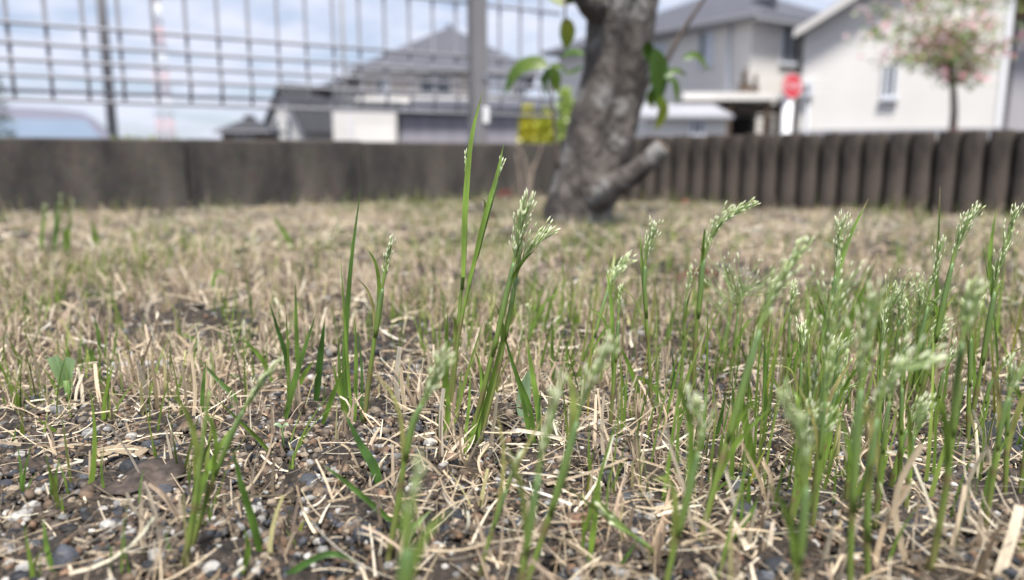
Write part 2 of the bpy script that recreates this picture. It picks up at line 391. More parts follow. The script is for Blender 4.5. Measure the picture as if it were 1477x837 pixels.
# edging of log-shaped concrete stakes
se = thing('stake_edging', 'row of dark brown log-shaped stakes edging the lawn', 'edging', (S0.x, S0.y, 0))
PITCHS = 0.0447
def stake_mesh(v):
    random.seed(100+v)
    mb = MB(); n = 14; lev = [(-0.25, 1), (0.02, 1), (0.05, 1.01), (0.085, 0.985), (0.115, 1.0), (0.142, 1.0), (0.1465, 0.99), (0.1478, 0.95)]
    base = [1 + 0.05*(random.random()-0.5) for _ in range(n)]
    vs = []
    for z, sc_ in lev:
        for k in range(n):
            a = 2*math.pi*k/n
            ca, sa = math.cos(a), math.sin(a)
            q = (abs(ca)**4.5 + abs(sa)**4.5)**(-1/4.5)          # squared-off round
            r = 0.0200*q*base[k]*sc_*(1+0.07*(random.random()-0.5))
            vs.append((r*ca, r*1.25*sa, z + 0.004*(random.random()-0.5)))
    fs = [tuple(range(n))[::-1], tuple(range((len(lev)-1)*n, len(lev)*n))]
    for r_ in range(len(lev)-1):
        for k in range(n): fs.append((r_*n+k, r_*n+(k+1) % n, r_*n+n+(k+1) % n, r_*n+n+k))
    mb.add(vs, fs); mb.sm = [len(f) == 4 for f in mb.f]
    return mb.mesh('stake')
SM = [stake_mesh(v) for v in range(5)]
ang = math.atan2(SU.y, SU.x)
s = (COR - S0).dot(SU) + 0.05; i = 0
while s < 2.3:
    o = obj('stake', SM[i % 5], M['stake'], se, SU*s + SN*0.025 + Vector((0, 0, 0.0018*math.sin(i*3.3))))
    o.rotation_euler = (0.012*math.sin(i*1.9), 0.012*math.cos(i*2.7), ang + 0.05*math.sin(i*5.1))
    s += PITCHS; i += 1
bevel_block(MB(), SU*((COR-S0).dot(SU)+0.02)+SN*0.05, SU, SN, 2.4, 0.10, OUT, -0.03).build('footing', M['stake'], se)
bevel_block(MB(), SU*((COR-S0).dot(SU)+0.02)+SN*0.034, SU, SN, 2.4, 0.012, -0.028, 0.132).build('gap_blocker', M['stake'], se)  # added board that blocks the light showing through between the stakes

# mesh fence on the wall
fe = thing('mesh_fence', 'grey welded wire mesh fence standing on the block wall', 'fence', (W0.x, W0.y, WTOP))
FO = WN*0.06
def s_px(px, py, off=0.06):
    d = ray(px, py); o = W0 + WN*off
    # t*(d.x,d.y) = o + s*WU
    den = d.x*WU.y - d.y*WU.x
    t = (o.x*WU.y - o.y*WU.x)/den
    return (d.x*t - o.x)*WU.x + (d.y*t - o.y)*WU.y
sA, sB, sP_ = s_px(6, 0), s_px(589, 0), s_px(680, 100)
pw = (sB - sA)/13
FH = 0.95
rails_z = [0.212, 0.230, 0.259, 0.290, 0.322, 0.360, 0.495, 0.630, 0.765, 0.900, 0.985]
def wire_path(s):
    pts = []
    for z, d in ((0.209, 0), (0.230, 0), (0.259, -0.012), (0.290, 0), (0.50, 0), (0.90, 0), (0.93, -0.012), (0.96, 0), (0.988, 0)):
        pts.append(WU*s + FO + WN*(d) + Vector((0, 0, z - WTOP)))
    return pts
ivals = list(range(-14, 15))
for i in ivals:
    MB().tube(wire_path(sA + i*pw), 0.0040, 6).build('vertical_wire', M['fence'], fe)
for i in range(15, 25):
    if sA + i*pw < s_end - 0.05: MB().tube(wire_path(sA + i*pw), 0.0040, 6).build('vertical_wire', M['fence'], fe)
for z in rails_z:
    off = -0.012 - 0.0076 if abs(z-0.259) < 0.001 else -0.0076
    MB().tube([WU*(sA-14.3*pw) + FO + WN*off + Vector((0, 0, z-WTOP)), WU*(s_end-0.03) + FO + WN*off + Vector((0, 0, z-WTOP))], 0.0038, 6).build('horizontal_wire', M['fence'], fe)
for sp in (sP_, sP_-2.0):
    q = WU*sp + FO - WN*0.034
    po = bevel_block(MB(), q - WU*0.021 - WN*0.021 , WU, WN, 0.042, 0.042, -0.05, FH-0.05, 0.005).build('post', M['post'], fe)
    bevel_block(MB(), q - WU*0.023 - WN*0.023, WU, WN, 0.046, 0.046, FH-0.0495, FH-0.035, 0.005).build('cap', M['post'], po)
    for zb in (0.305, 0.62):
        c = q - WN*0.021 + WU*0.011 + Vector((0, 0, zb-WTOP))
        MB().tube([c, c - WN*0.006], 0.0055, 10).build('bolt', M['chrome'], po)
    if sp == sP_:
        c = q - WN*0.0225 + WU*0.012
        bevel_block(MB(), c - WU*0.009 - WN*0.004, WU, WN, 0.018, 0.004, 0.185-WTOP, 0.228-WTOP, 0.0015).build('tag', M['white_plastic'], po)

# ------------------------------------------------------------------ houses
def slab(mb, pts, th):
    """thin roof plane: polygon with thickness downwards"""
    mb.prism([Vector(p) - Vector((0, 0, th)) for p in pts], (0, 0, th)); return mb
def window(parent, x0, x1, z0, z1, y, glass='glass', curtain=None, sill=True, dirn=-1, face='y'):
    """a window in a wall whose outer face is at y (looking to -y) or at x = y (face 'x', looking to dirn)"""
    d = 0.05
    def bx(mb, a0, a1, b0, b1, c0, c1):        # a along wall, b outward depth, c up
        if face == 'y': return mb.box(a0, a1, y - b1, y - b0, c0, c1)
        return mb.box(min(y+dirn*b0, y+dirn*b1), max(y+dirn*b0, y+dirn*b1), a0, a1, c0, c1)
    f = 0.06
    mb = MB(); bx(mb, x0-f, x0, 0.0, d, z0-f, z1+f); bx(mb, x1, x1+f, 0.0, d, z0-f, z1+f); bx(mb, x0, x1, 0.0, d, z1, z1+f); bx(mb, x0, x1, 0.0, d, z0-f, z0)
    xm = (x0+x1)/2; bx(mb, xm-0.025, xm+0.025, 0.004, d-0.01, z0, z1)
    wv = mb.build('window', M['trim'], parent)
    bx(MB(), x0, xm-0.025, 0.003, 0.02, z0, z1).build('pane', M[glass], wv)
    bx(MB(), xm+0.025, x1, 0.003, 0.02, z0, z1).build('pane', M[curtain or glass], wv)
    if sill: bx(MB(), x0-f-0.04, x1+f+0.04, 0.0, d+0.05, z0-f-0.05, z0-f-0.002).build('sill', M['trim'], wv)
    return wv
def hip_roof(parent, x0, x1, y0, y1, z, rise, mat, ov=0.5, th=0.14):
    X0, X1, Y0, Y1 = x0-ov, x1+ov, y0-ov, y1+ov
    w_, d_ = X1-X0, Y1-Y0; h = min(w_, d_)/2
    if w_ >= d_: a, b = (X0+h, (Y0+Y1)/2), (X1-h, (Y0+Y1)/2)
    else: a, b = ((X0+X1)/2, Y0+h), ((X0+X1)/2, Y1-h)
    e = [(X0, Y0, z), (X1, Y0, z), (X1, Y1, z), (X0, Y1, z)]
    A = (*a, z+rise); B = (*b, z+rise)
    mb = MB()
    if w_ >= d_: fs = [(0, 1, 5, 4), (1, 2, 5), (2, 3, 4, 5), (3, 0, 4)]
    else: fs = [(0, 1, 4), (1, 2, 5, 4), (2, 3, 5), (3, 0, 4, 5)]
    mb.add(e+[A, B], fs + [(3, 2, 1, 0)])
    r = mb.build('roof', mat, parent)
    MB().box(X0+0.02, X1-0.02, Y0+0.02, Y1-0.02, z-th, z-0.004).build('eaves', M['fascia'], r)
    gt = MB(); gt.box(X0-0.08, X1+0.08, Y0-0.09, Y0-0.004, z-0.10, z+0.02); gt.build('gutter', M['fascia'], r)
    cp = MB().tube([A, B] if (Vector(A)-Vector(B)).length > 0.3 else [Vector(A)-Vector((0.3, 0, 0)), Vector(A)+Vector((0.3, 0, 0))], 0.16, 6); cp.build('ridge_cap', mat, r)
    return r
# --- grey hip-roofed two-storey house behind the fence
Y = 40.0
def X_(px, Yd, py=150): return at_y(px, py, Yd).x
def Z_(py, Yd, px=738): return at_y(px, py, Yd).z
h = thing('hipped_house', 'two-storey beige house with a grey hipped roof behind the fence post', 'house', (X_(640, Y), Y, OUT))
hw = (X_(775, Y)-X_(505, Y))/2 - 0.6
ez = Z_(103, Y) - OUT
MB().box(-hw, hw, 0, 9.5, 0, ez-0.14).build('wall', M['beige_wall'], h)
hip_roof(h, -hw, hw, 0, 9.5, ez, Z_(42, Y+5)-OUT-ez, M['roof'], 0.6)
window(h, X_(607, Y)-X_(640, Y), X_(650, Y)-X_(640, Y), Z_(138, Y)-OUT, Z_(110, Y)-OUT, 0, 'glass')
window(h, X_(545, Y)-X_(640, Y), X_(562, Y)-X_(640, Y), Z_(138, Y)-OUT, Z_(112, Y)-OUT, 0, 'glass', 'curtain')
window(h, X_(706, Y)-X_(640, Y), X_(735, Y)-X_(640, Y), Z_(138, Y)-OUT, Z_(112, Y)-OUT, 0, 'curtain')
window(h, X_(745, Y)-X_(640, Y), X_(757, Y)-X_(640, Y), Z_(138, Y)-OUT, Z_(116, Y)-OUT, 0, 'glass')
MB().box(-hw-0.05, hw+0.05, -1.0, -0.004, Z_(153, Y)-OUT, Z_(142, Y)-OUT).build('balcony', M['white_wall'], h)
window(h, -2.6, -0.8, 0.9, 2.0, 0, 'glass'); window(h, 1.0, 2.8, 0.9, 2.0, 0, 'glass')
wg = MB(); xl, xr = X_(470, Y)-X_(640, Y), -hw-0.004
wg.box(xl, xr, 1.5, 8, 0, Z_(112, Y)-OUT); ww = wg.build('side_wing', M['cream_wall'], h)
z0 = Z_(104, Y)-OUT
slab(MB(), [(xl-1.2, 1.0, z0-0.75), (xr-0.02, 1.0, z0+0.1), (xr-0.02, 8.4, z0+0.1), (xl-1.2, 8.4, z0-0.75)], 0.14).build('wing_roof', M['roof'], h)
# --- pale garage and long grey shed in front of it
Y = 30.0
h = thing('garage', 'small pale flat-roofed garage in front of the hipped house', 'garage', (X_(525, Y), Y, OUT))
hw = (X_(571, Y)-X_(479, Y))/2; zt = Z_(152, Y)-OUT
MB().box(-hw, hw, 0, 4, 0, zt).build('wall', M['cream_wall'], h)
MB().box(-hw-0.1, hw+0.1, -0.1, 4.1, zt+0.002, zt+0.14).build('roof', M['fascia'], h)
MB().box(-hw+0.62, -hw+0.70, -0.06, -0.002, 0, zt-0.02).build('downpipe', M['trim'], h)
MB().box(-hw+0.85, hw-0.12, -0.03, -0.004, 0.05, 2.2).build('shutter', M['white_wall'], h)
h = thing('long_shed', 'long low grey-panelled shed beside the pale garage', 'shed', (X_(573, Y), Y+0.3, OUT))
Ls = X_(800, Y)-X_(573, Y); zt = Z_(160, Y)-OUT
MB().box(0.02, Ls, 0, 4, 0, zt).build('wall', M['grey_wall'], h)
slab(MB(), [(0.03, -0.35, zt+0.02), (Ls+0.1, -0.35, zt+0.02), (Ls+0.1, 4.2, zt+0.75), (0.03, 4.2, zt+0.75)], 0.12).build('roof', M['roof'], h)
npan = 9
for i in range(npan):
    a = 0.1 + i*(Ls-0.15)/npan; MB().box(a, a+(Ls-0.15)/npan-0.05, -0.04, -0.003, 0.1, zt-0.14).build('panel', M['grey_wall'], h)
# --- white cottage with steep dark roof
Y = 55.0
G = Vector((-0.62, -0.785, 0)).normalized(); ridge = -G; side = Vector((-ridge.y, ridge.x, 0))*-1    # side points right/near
c = at_y(412, 190, Y)
h = thing('gabled_cottage', 'small white cottage with a steep dark gabled roof', 'house', (c.x, Y, OUT))
hw = 2.15; ezc = Z_(178, Y)-OUT; az = Z_(119, Y)-OUT; Ld = 9.0
def q(a, b, z): p = side*a + ridge*b; return (p.x, p.y, z)
MB().prism([q(-hw, 0, 0), q(hw, 0, 0), q(hw, 0, ezc), q(0, 0, az-0.2), q(-hw, 0, ezc)], ridge*Ld).build('wall', M['white_wall'], h)
sl = (az-ezc)/hw
rf = slab(MB(), [q(0, -0.4, az), q(hw+0.5, -0.4, ezc-0.5*sl), q(hw+0.5, Ld+0.4, ezc-0.5*sl), q(0, Ld+0.4, az)], 0.18).build('roof', M['roof_dark'], h)
slab(MB(), [q(-0.004, -0.4, az), q(-0.004, Ld+0.4, az), q(-hw-0.5, Ld+0.4, ezc-0.5*sl), q(-hw-0.5, -0.4, ezc-0.5*sl)], 0.18).build('roof', M['roof_dark'], h)
for a in (-0.9, 0.55):
    b0 = MB(); b0.prism([q(a-0.3, -0.05, ezc-1.1), q(a+0.3, -0.05, ezc-1.1), q(a+0.3, -0.05, ezc+0.35), q(a-0.3, -0.05, ezc+0.35)], G*0.06)
    wv = b0.build('window', M['trim'], h)
    MB().prism([q(a-0.22, -0.115, ezc-1.0), q(a+0.22, -0.115, ezc-1.0), q(a+0.22, -0.115, ezc+0.25), q(a-0.22, -0.115, ezc+0.25)], G*0.015).build('pane', M['glass'], wv)
# --- low dark-roofed shed left of the cottage
Y = 48.0
h = thing('dark_roofed_hut', 'low hut with a dark hipped roof beside the small white cottage', 'hut', (X_(348, Y), Y, OUT))
hw = 1.35; ezz = Z_(189, Y)-OUT
MB().box(-hw, hw, 0, 3, 0, ezz-0.14).build('wall', M['brown'], h)
hip_roof(h, -hw, hw, 0, 3, ezz, Z_(168, Y)-OUT-ezz, M['roof_dark'], 0.35)
window(h, -0.5, 0.6, 1.2, 2.2, 0)
# --- white two-storey house with carport
E0 = at_y(1090, 22, 22.0); ez = E0.z - OUT + 0.08
corner = Vector((E0.x + 0.12, 22.63, OUT))
ls = Vector((-0.565, 0.825, 0)).normalized()         # left face runs back to the left
angE = math.atan2(-ls.y, -ls.x)                        # local +x runs towards the corner
h = thing('two_storey_house', 'white two-storey house with a grey roof and a carport below', 'house', corner, angE)
# local: corner at (0,0); left face y = 0 for x in (-9,0), facing -y; right face x = 0 for y in (0,8)
MB().box(-9, 0, 0, 8, 0, ez-0.14).build('wall', M['white_wall'], h)
hip_roof(h, -9, 0, 0, 8, ez, 1.9, M['roof'], 0.45, 0.16)
MB().box(-3.9, -0.5, 1.5, 1.7, ez+0.4, ez+0.8).build('roof_vent', M['roof'], h)
def loc_x_left(px):            # where a pixel column meets the left face
    d = ray(px, 80); den = d.x*(-ls.y) - d.y*(-ls.x)
    o = corner; t = (o.x*(-ls.y) - o.y*(-ls.x))/den
    p = Vector((d.x*t, d.y*t, 0)); return (p - Vector((o.x, o.y, 0))).dot(-ls)
def loc_y_right(px):
    rs = Vector((-(-ls.y), -ls.x, 0)); d = ray(px, 80); den = d.x*rs.y - d.y*rs.x
    o = corner; t = (o.x*rs.y - o.y*rs.x)/den
    p = Vector((d.x*t, d.y*t, 0)); return (p - Vector((o.x, o.y, 0))).dot(rs)
xa, xb = loc_x_left(1010), loc_x_left(1027)
window(h, xa, xb, Z_(92, 24)-OUT, Z_(46, 24)-OUT, 0, 'glass', 'curtain')
xc = loc_x_left(948); window(h, xc-0.6, xc+0.3, Z_(92, 24.6)-OUT, Z_(58, 24.6)-OUT, 0, 'curtain')
ya, yb = loc_y_right(1127), loc_y_right(1147)
window(h, ya, yb, Z_(88, 23.3)-OUT, Z_(36, 23.3)-OUT, 0.0, 'glass', None, True, 1, 'x')
MB().tube([(-0.75, -0.05, 0), (-0.75, -0.05, ez-0.2)], 0.05, 8).build('downpipe', M['trim'], h)
# canopy and carport (world coordinates relative to the house are easier in pixels)
def place(o):                    # re-parent a world-space mesh to the house
    o.parent = h; o.matrix_parent_inverse = (Matrix.Translation(corner) @ Matrix.Rotation(angE, 4, 'Z')).inverted(); return o
Yc = 19.2
cz = Z_(139, Yc); x0, x1 = X_(985, Yc), X_(1132, Yc)
can = place(MB().box(x0, x1, Yc, Yc+2.6, cz-0.09, cz+0.09).build('canopy', M['white_wall']))
for px in (1053, 1110, 1128):
    x = X_(px, Yc); place(MB().box(x-0.07, x+0.07, Yc+0.1, Yc+0.24, OUT, cz-0.094).build('carport_post', M['brown']))
x = X_(1050, Yc)
place(MB().box(x, X_(1135, Yc), Yc+2.3, Yc+2.4, OUT, cz-0.094).build('carport_shade_sheet', M['dark']))  # near-black sheet that paints in the shade under the canopy
place(MB().box(x+0.15, X_(1125, Yc), Yc+0.3, Yc+0.42, Z_(163, Yc), Z_(150, Yc)).build('carport_beam', M['brown']))
place(MB().box(x0+0.2, x-0.02, Yc+0.6, Yc+2.4, OUT, cz-0.094).build('porch_wall', M['white_wall']))
# ladder-like rail leaning inside the carport
ld = thing('grey_bench', 'grey slatted bench standing in the dark carport', 'bench', (X_(1078, 20.3), 20.3, OUT))
zb_ = Z_(172, 20.3)-OUT
for i in range(3):
    MB().box(-0.75, 0.75, -0.25+i*0.16, -0.13+i*0.16, zb_+0.05, zb_+0.09).build('slat', M['fascia'], ld)
for sx in (-0.6, 0.6): MB().box(sx-0.04, sx+0.04, -0.2, 0.2, 0, zb_+0.048).build('leg', M['fascia'], ld)
# little white annexe
Ya = 17.5
h2 = thing('annexe', 'little white annexe with a pale sloping roof beside the carport', 'outbuilding', (X_(990, Ya), Ya, OUT))
hw = 0.92; ez2 = Z_(171, Ya)-OUT
MB().box(-hw, hw, 0, 1.5, 0, ez2).build('wall', M['white_wall'], h2)
slab(MB(), [(-hw-0.1, -0.2, ez2+0.05), (hw+0.1, -0.2, ez2+0.05), (hw+0.1, 1.6, ez2+0.42), (-hw-0.1, 1.6, ez2+0.42)], 0.06).build('roof', M['fascia'], h2)
window(h2, X_(999, Ya)-X_(990, Ya), X_(1014, Ya)-X_(990, Ya), Z_(193, Ya)-OUT, Z_(176, Ya)-OUT, 0, 'glass', None, False)
# two dark potted shrubs on the canopy
for (pxa, pxb, pt, nm) in ((1066, 1079, 97, 'taller'), (1083, 1092, 106, 'shorter')):
    xa_, xb_ = X_(pxa, Yc+0.4), X_(pxb, Yc+0.4); zt = Z_(pt, Yc+0.4)
    t_ = thing('potted_plant', nm + ' dark dry plant in a brown planter on the white canopy', 'plant', ((xa_+xb_)/2, Yc+0.4, cz+0.091))
    hw = (xb_-xa_)/2; hp = zt - cz - 0.09
    MB().prism([(-hw, -hw, 0), (hw, -hw, 0), (hw, hw, 0), (-hw, hw, 0)], (0, 0, hp*0.42)).build('planter', M['brown'], t_)
    mb = MB(); random.seed(5)
    for i in range(16):
        a = random.random()*6.28; l = hp*(0.35+0.25*random.random())
        mb.tube([(0.3*hw*math.cos(a), 0.3*hw*math.sin(a), hp*0.4), (0.7*hw*math.cos(a), 0.7*hw*math.sin(a), hp*0.4+l)], [0.02, 0.006], 5)
    mb.build('foliage', M['brown'], t_)
# --- big white gable-ended house
Yf = 17.5
cl = at_y(1156, 120, Yf); FA = R(-21); fx = Vector((math.cos(FA), math.sin(FA), 0))
def fu(px):                       # distance along the gable wall where a pixel column meets it
    d = ray(px, 120); den = d.x*fx.y - d.y*fx.x
    t = (cl.x*fx.y - cl.y*fx.x)/den
    return (d.x*t-cl.x)*fx.x + (d.y*t-cl.y)*fx.y
def fz(px, py):
    u_ = fu(px); return at_y(px, py, cl.y + fx.y*u_).z - OUT
FW = fu(1449)
h = thing('gable_end_house', 'large white gable-ended house behind the stakes and flowering tree', 'house', (cl.x, cl.y, OUT), FA)
hw = FW*0.80; ezf = fz(1156, 44); sl = 0.60; zR = ezf+hw*sl-(FW-hw)*sl
MB().prism([(0, 0, 0), (FW, 0, 0), (FW, 0, zR), (hw, 0, ezf+hw*sl), (0, 0, ezf)], (0, 8, 0)).build('wall', M['white_wall'], h)
ov = 0.22; zz = 0.12
slab(MB(), [(-ov, -0.35, ezf-ov*sl+zz), (hw, -0.35, ezf+hw*sl+zz), (hw, 8.3, ezf+hw*sl+zz), (-ov, 8.3, ezf-ov*sl+zz)], 0.11).build('roof', M['roof'], h)
slab(MB(), [(hw+0.004, -0.35, ezf+hw*sl+zz), (FW+ov, -0.35, zR-ov*sl+zz), (FW+ov, 8.3, zR-ov*sl+zz), (hw+0.004, 8.3, ezf+hw*sl+zz)], 0.11).build('roof', M['roof'], h)
MB().prism([(-ov, -0.38, ezf-ov*sl-0.06), (hw, -0.38, ezf+hw*sl-0.06), (hw, -0.38, ezf+hw*sl+0.10), (-ov, -0.38, ezf-ov*sl+0.10)], (0, 0.028, 0)).build('barge_board', M['cream_wall'], h)
MB().prism([(hw+0.003, -0.38, ezf+hw*sl-0.06), (FW+ov, -0.38, zR-ov*sl-0.06), (FW+ov, -0.38, zR-ov*sl+0.10), (hw+0.003, -0.38, ezf+hw*sl+0.10)], (0, 0.028, 0)).build('barge_board', M['cream_wall'], h)
nb = 26                                       # siding boards, each lapping the one below
for i in range(nb):
    z0 = 0.06 + i*(ezf-0.1)/nb; z1 = z0+(ezf-0.1)/nb
    MB().add([(-0.004, -0.010, z0), (FW-0.09, -0.010, z0), (FW-0.09, -0.004, z1), (-0.004, -0.004, z1), (-0.004, -0.002, z0), (FW-0.09, -0.002, z0)],
             [(0, 1, 2, 3), (0, 4, 5, 1), (0, 3, 4), (1, 5, 2)]).build('siding_board', M['white_wall'], h)
MB().box(FW-0.085, FW+0.02, -0.045, 0.06, 0, zR-0.1).build('corner_board', M['white_paint'], h)
MB().box(-0.02, FW+0.02, -0.05, -0.022, 0, fz(1200, 187)).build('plinth', M['fascia'], h)
window(h, fu(1277), fu(1290), fz(1283, 138), fz(1283, 98), -0.024, 'glass')
mt = MB().box(fu(1161), fu(1174), -0.16, -0.03, fz(1168, 140), fz(1168, 118)).build('meter_box', M['trim'], h)
MB().box(fu(1162.5), fu(1167), -0.17, -0.162, fz(1165, 134), fz(1165, 124)).build('dial', M['dark'], mt)
MB().tube([(fu(1168), -0.08, fz(1168, 141)), (fu(1168), -0.08, 0)], 0.02, 6).build('conduit', M['trim'], mt)
# --- grey wing with brown eaves at the right
Yg = 16.3
h = thing('brown_eaved_house', 'grey house under reddish brown eaves adjoining the large white house', 'house', (X_(1452, Yg), Yg, OUT))
MB().box(0.06, 6, 0, 6, 0, 6.0).build('wall', M['lilac_wall'], h)
zg = Z_(27, Yg)-OUT
MB().box(0.0, 6.1, -0.55, -0.004, zg, zg+0.62).build('eaves', M['roof_brown'], h)
slab(MB(), [(-0.05, -0.7, zg+0.66), (6.2, -0.7, zg+0.66), (6.2, 6.2, zg+2.6), (-0.05, 6.2, zg+2.6)], 0.03).build('roof', M['roof_brown'], h)
window(h, 1.6, 3.0, 1.2, 2.6, 0)

# ------------------------------------------------------------------ stop sign
Ys = 14.5
cs = at_y(1140, 125, Ys); rs = (at_y(1140, 106, Ys)-at_y(1140, 144, Ys)).length/2
sg = thing('road_sign', 'round red sign with white lettering on a thick white pole', 'sign', (cs.x, Ys, OUT), R(20))
zc = cs.z - OUT
dk = MB(); n = 32
dk.prism([(rs*math.cos(2*math.pi*k/n), -0.062, zc+rs*math.sin(2*math.pi*k/n)) for k in range(n)], (0, 0.012, 0)); face = dk.build('sign_plate', M['red'], sg)
rg = MB(); vs = []; fs = []
for k in range(n):
    for r_ in (rs*0.90, rs*0.965): vs.append((r_*math.cos(2*math.pi*k/n), -0.066, zc+r_*math.sin(2*math.pi*k/n)))
for k in range(n): a = 2*k; b = 2*((k+1) % n); fs.append((a, b, b+1, a+1))
rg.add(vs, fs).build('border', M['white_paint'], face)
cu = bpy.data.curves.new('lettering', 'FONT'); cu.body = 'STOP'; cu.size = rs*0.62; cu.align_x = 'CENTER'; cu.align_y = 'CENTER'; cu.extrude = 0.001
to = bpy.data.objects.new('lettering', cu); col.objects.link(to)
dg = bpy.context.evaluated_depsgraph_get(); tme = bpy.data.meshes.new_from_object(to.evaluated_get(dg)); bpy.data.objects.remove(to)
tme.materials.clear()
lt = obj('lettering', tme, M['white_paint'], face, (0, -0.0675, zc)); lt.rotation_euler = (math.pi/2, 0, 0)
MB().tube([(0, 0.04, 0), (0, 0.04, zc-rs*0.75)], 0.092, 20).build('pole', M['white_paint'], sg)
MB().tube([(0, 0.0, zc-rs*0.74), (0, 0.0, zc+rs*0.5)], 0.03, 10).build('bracket', M['chrome'], sg)

# ------------------------------------------------------------------ car beyond the fence
Yc = 7.5
CA = R(27)
cr_ = thing('parked_car', 'silver parked car whose roof and windows show over the wall', 'car', (X_(182, Yc, 200)-1.15*math.cos(CA), Yc-1.15*math.sin(CA), OUT), CA)
zr = Z_(157, Yc)-OUT                   # roof height above the street
belt = zr-0.47
Lc, Wc = 4.1, 1.62
# side profile, front to the right (x: 0 = foot of windscreen side pillar)
prof = [(-3.25, 0.30), (-3.30, 0.62), (-3.15, belt-0.22), (-2.40, belt-0.08), (-2.30, belt), (1.17, belt), (1.24, belt-0.2), (1.26, 0.55), (1.20, 0.30)]
bd = MB().prism([(x, 0, z) for x, z in prof], (0, Wc, 0)); body = bd.build('body', M['car_paint'], cr_)
def cab(y, t):  return [(-2.30, belt+0.002), (-1.75, zr-0.14), (-1.45, zr-0.05), (-0.8, zr), (0.2, zr), (0.62, zr-0.012), (0.80, zr-0.04), (0.90, zr-0.10), (1.16, belt+0.002)]
# greenhouse lofted narrower at the roof
pr = cab(0, 0); vs = []; 
for side_, y0_, s_ in ((0, 0.02, 1), (1, Wc-0.02, -1)):
    for x, z in pr: vs.append((x, y0_ + s_*0.16*(z-belt)/(zr-belt), z))
n = len(pr); fs = [tuple(range(n))[::-1], tuple(range(n, 2*n))] + [(i, (i+1), n+i+1, n+i) for i in range(n-1)]
cabo = MB().add(vs, fs).build('cabin', M['car_paint'], cr_)
def side_pane(x0, x1, xt0, xt1):
    z0_, z1_ = belt+0.02, zr-0.105
    def yy(z): return 0.02 + 0.16*(z-belt)/(zr-belt) - 0.006
    return MB().add([(x0, yy(z0_), z0_), (x1, yy(z0_), z0_), (xt1, yy(z1_), z1_), (xt0, yy(z1_), z1_)], [(0, 1, 2, 3)]).build('side_window', M['car_glass'], cr_)
side_pane(-2.16, -1.42, -1.70, -1.42); side_pane(-1.36, -0.32, -1.36, -0.32); side_pane(-0.27, 1.04, -0.27, 0.82)
MB().add([(1.165, 0.14, belt+0.03), (1.165, Wc-0.14, belt+0.03), (0.925, Wc-0.22, zr-0.115), (0.925, 0.22, zr-0.115)], [(0, 1, 2, 3)]).build('rear_window', M['car_glass'], cr_)
MB().add([(-2.295, 0.14, belt+0.02), (-1.775, 0.22, zr-0.14), (-1.775, Wc-0.22, zr-0.14), (-2.295, Wc-0.14, belt+0.02)], [(0, 1, 2, 3)]).build('windscreen', M['car_glass'], cr_)
for x in (-2.45, 0.45):
    for y in (0.09, Wc-0.09):
        wh = MB().tube([(x, y-0.1, 0.30), (x, y+0.1, 0.30)], 0.30, 24).build('wheel', M['rubber'], cr_)
        MB().tube([(x, y-0.112, 0.30), (x, y+0.112, 0.30)], 0.19, 16).build('rim', M['chrome'], wh)
for y in (0.16, Wc-0.36):
    MB().box(-3.31, -3.22, y, y+0.2, belt-0.40, belt-0.27).build('headlight', M['trim'], cr_)
    MB().box(1.20, 1.275, y, y+0.16, belt-0.36, belt-0.06).build('tail_light', M['lampred'], cr_)
MB().box(-2.10, -1.95, -0.14, 0.0, belt-0.02, belt+0.11).build('mirror', M['car_paint'], cr_)
MB().box(-0.42, -0.22, -0.02, -0.003, belt-0.14, belt-0.11).build('door_handle', M['chrome'], cr_)

# ------------------------------------------------------------------ poles and mast
def utility_pole(px, Yd, label, r=0.15, hgt=9.5):
    x = X_(px, Yd, 50)
    t_ = thing('utility_pole', label, 'pole', (x, Yd, OUT), 0, 'poles beyond the fence')
    MB().tube([(0, 0, 0), (0, 0, hgt)], [r, r*0.62], 12).build('shaft', M['pole'], t_)
    for z in (hgt-0.5, hgt-1.2):
        a = MB().box(-0.9, 0.9, -r-0.05, -r+0.04, z, z+0.09).build('crossarm', M['black'], t_)
        for k in (-0.8, -0.3, 0.3, 0.8): MB().tube([(k, -r, z+0.09), (k, -r, z+0.27)], [0.05, 0.03], 8).build('insulator', M['white_plastic'], a)
    MB().tube([(0.35, 0, hgt-2.6), (0.35, 0, hgt-1.8)], 0.2, 12).build('transformer', M['pole'], t_)
    return Vector((x, Yd, OUT+hgt))
P1 = utility_pole(150, 15, 'thicker utility pole beyond the fence near the parked car', 0.10)
P2 = utility_pole(494, 33, 'thin utility pole beside the hipped house', 0.10, 10.5)
for k, (dxx, dz) in enumerate(((-0.8, -0.2), (0.8, -0.2), (0.3, -0.9), (0.0, -2.4))):
    a = P1 + Vector((dxx, -0.17, dz)); b = P2 + Vector((dxx, -0.13, dz))
    pts = [a.lerp(b, i/14) - Vector((0, 0, 1.3*(1-(2*i/14-1)**2))) for i in range(15)]
    tag(MB().tube(pts, 0.018, 5).build('power_line', M['black']), 'thin black overhead cable strung between the utility poles', 'cable', 'overhead cables')
Yt = 120.0
t_ = thing('lattice_mast', 'distant red and white lattice mast seen through the fence', 'mast', (X_(236, Yt), Yt, OUT))
zt = Z_(-30, Yt)-OUT
bands = 8
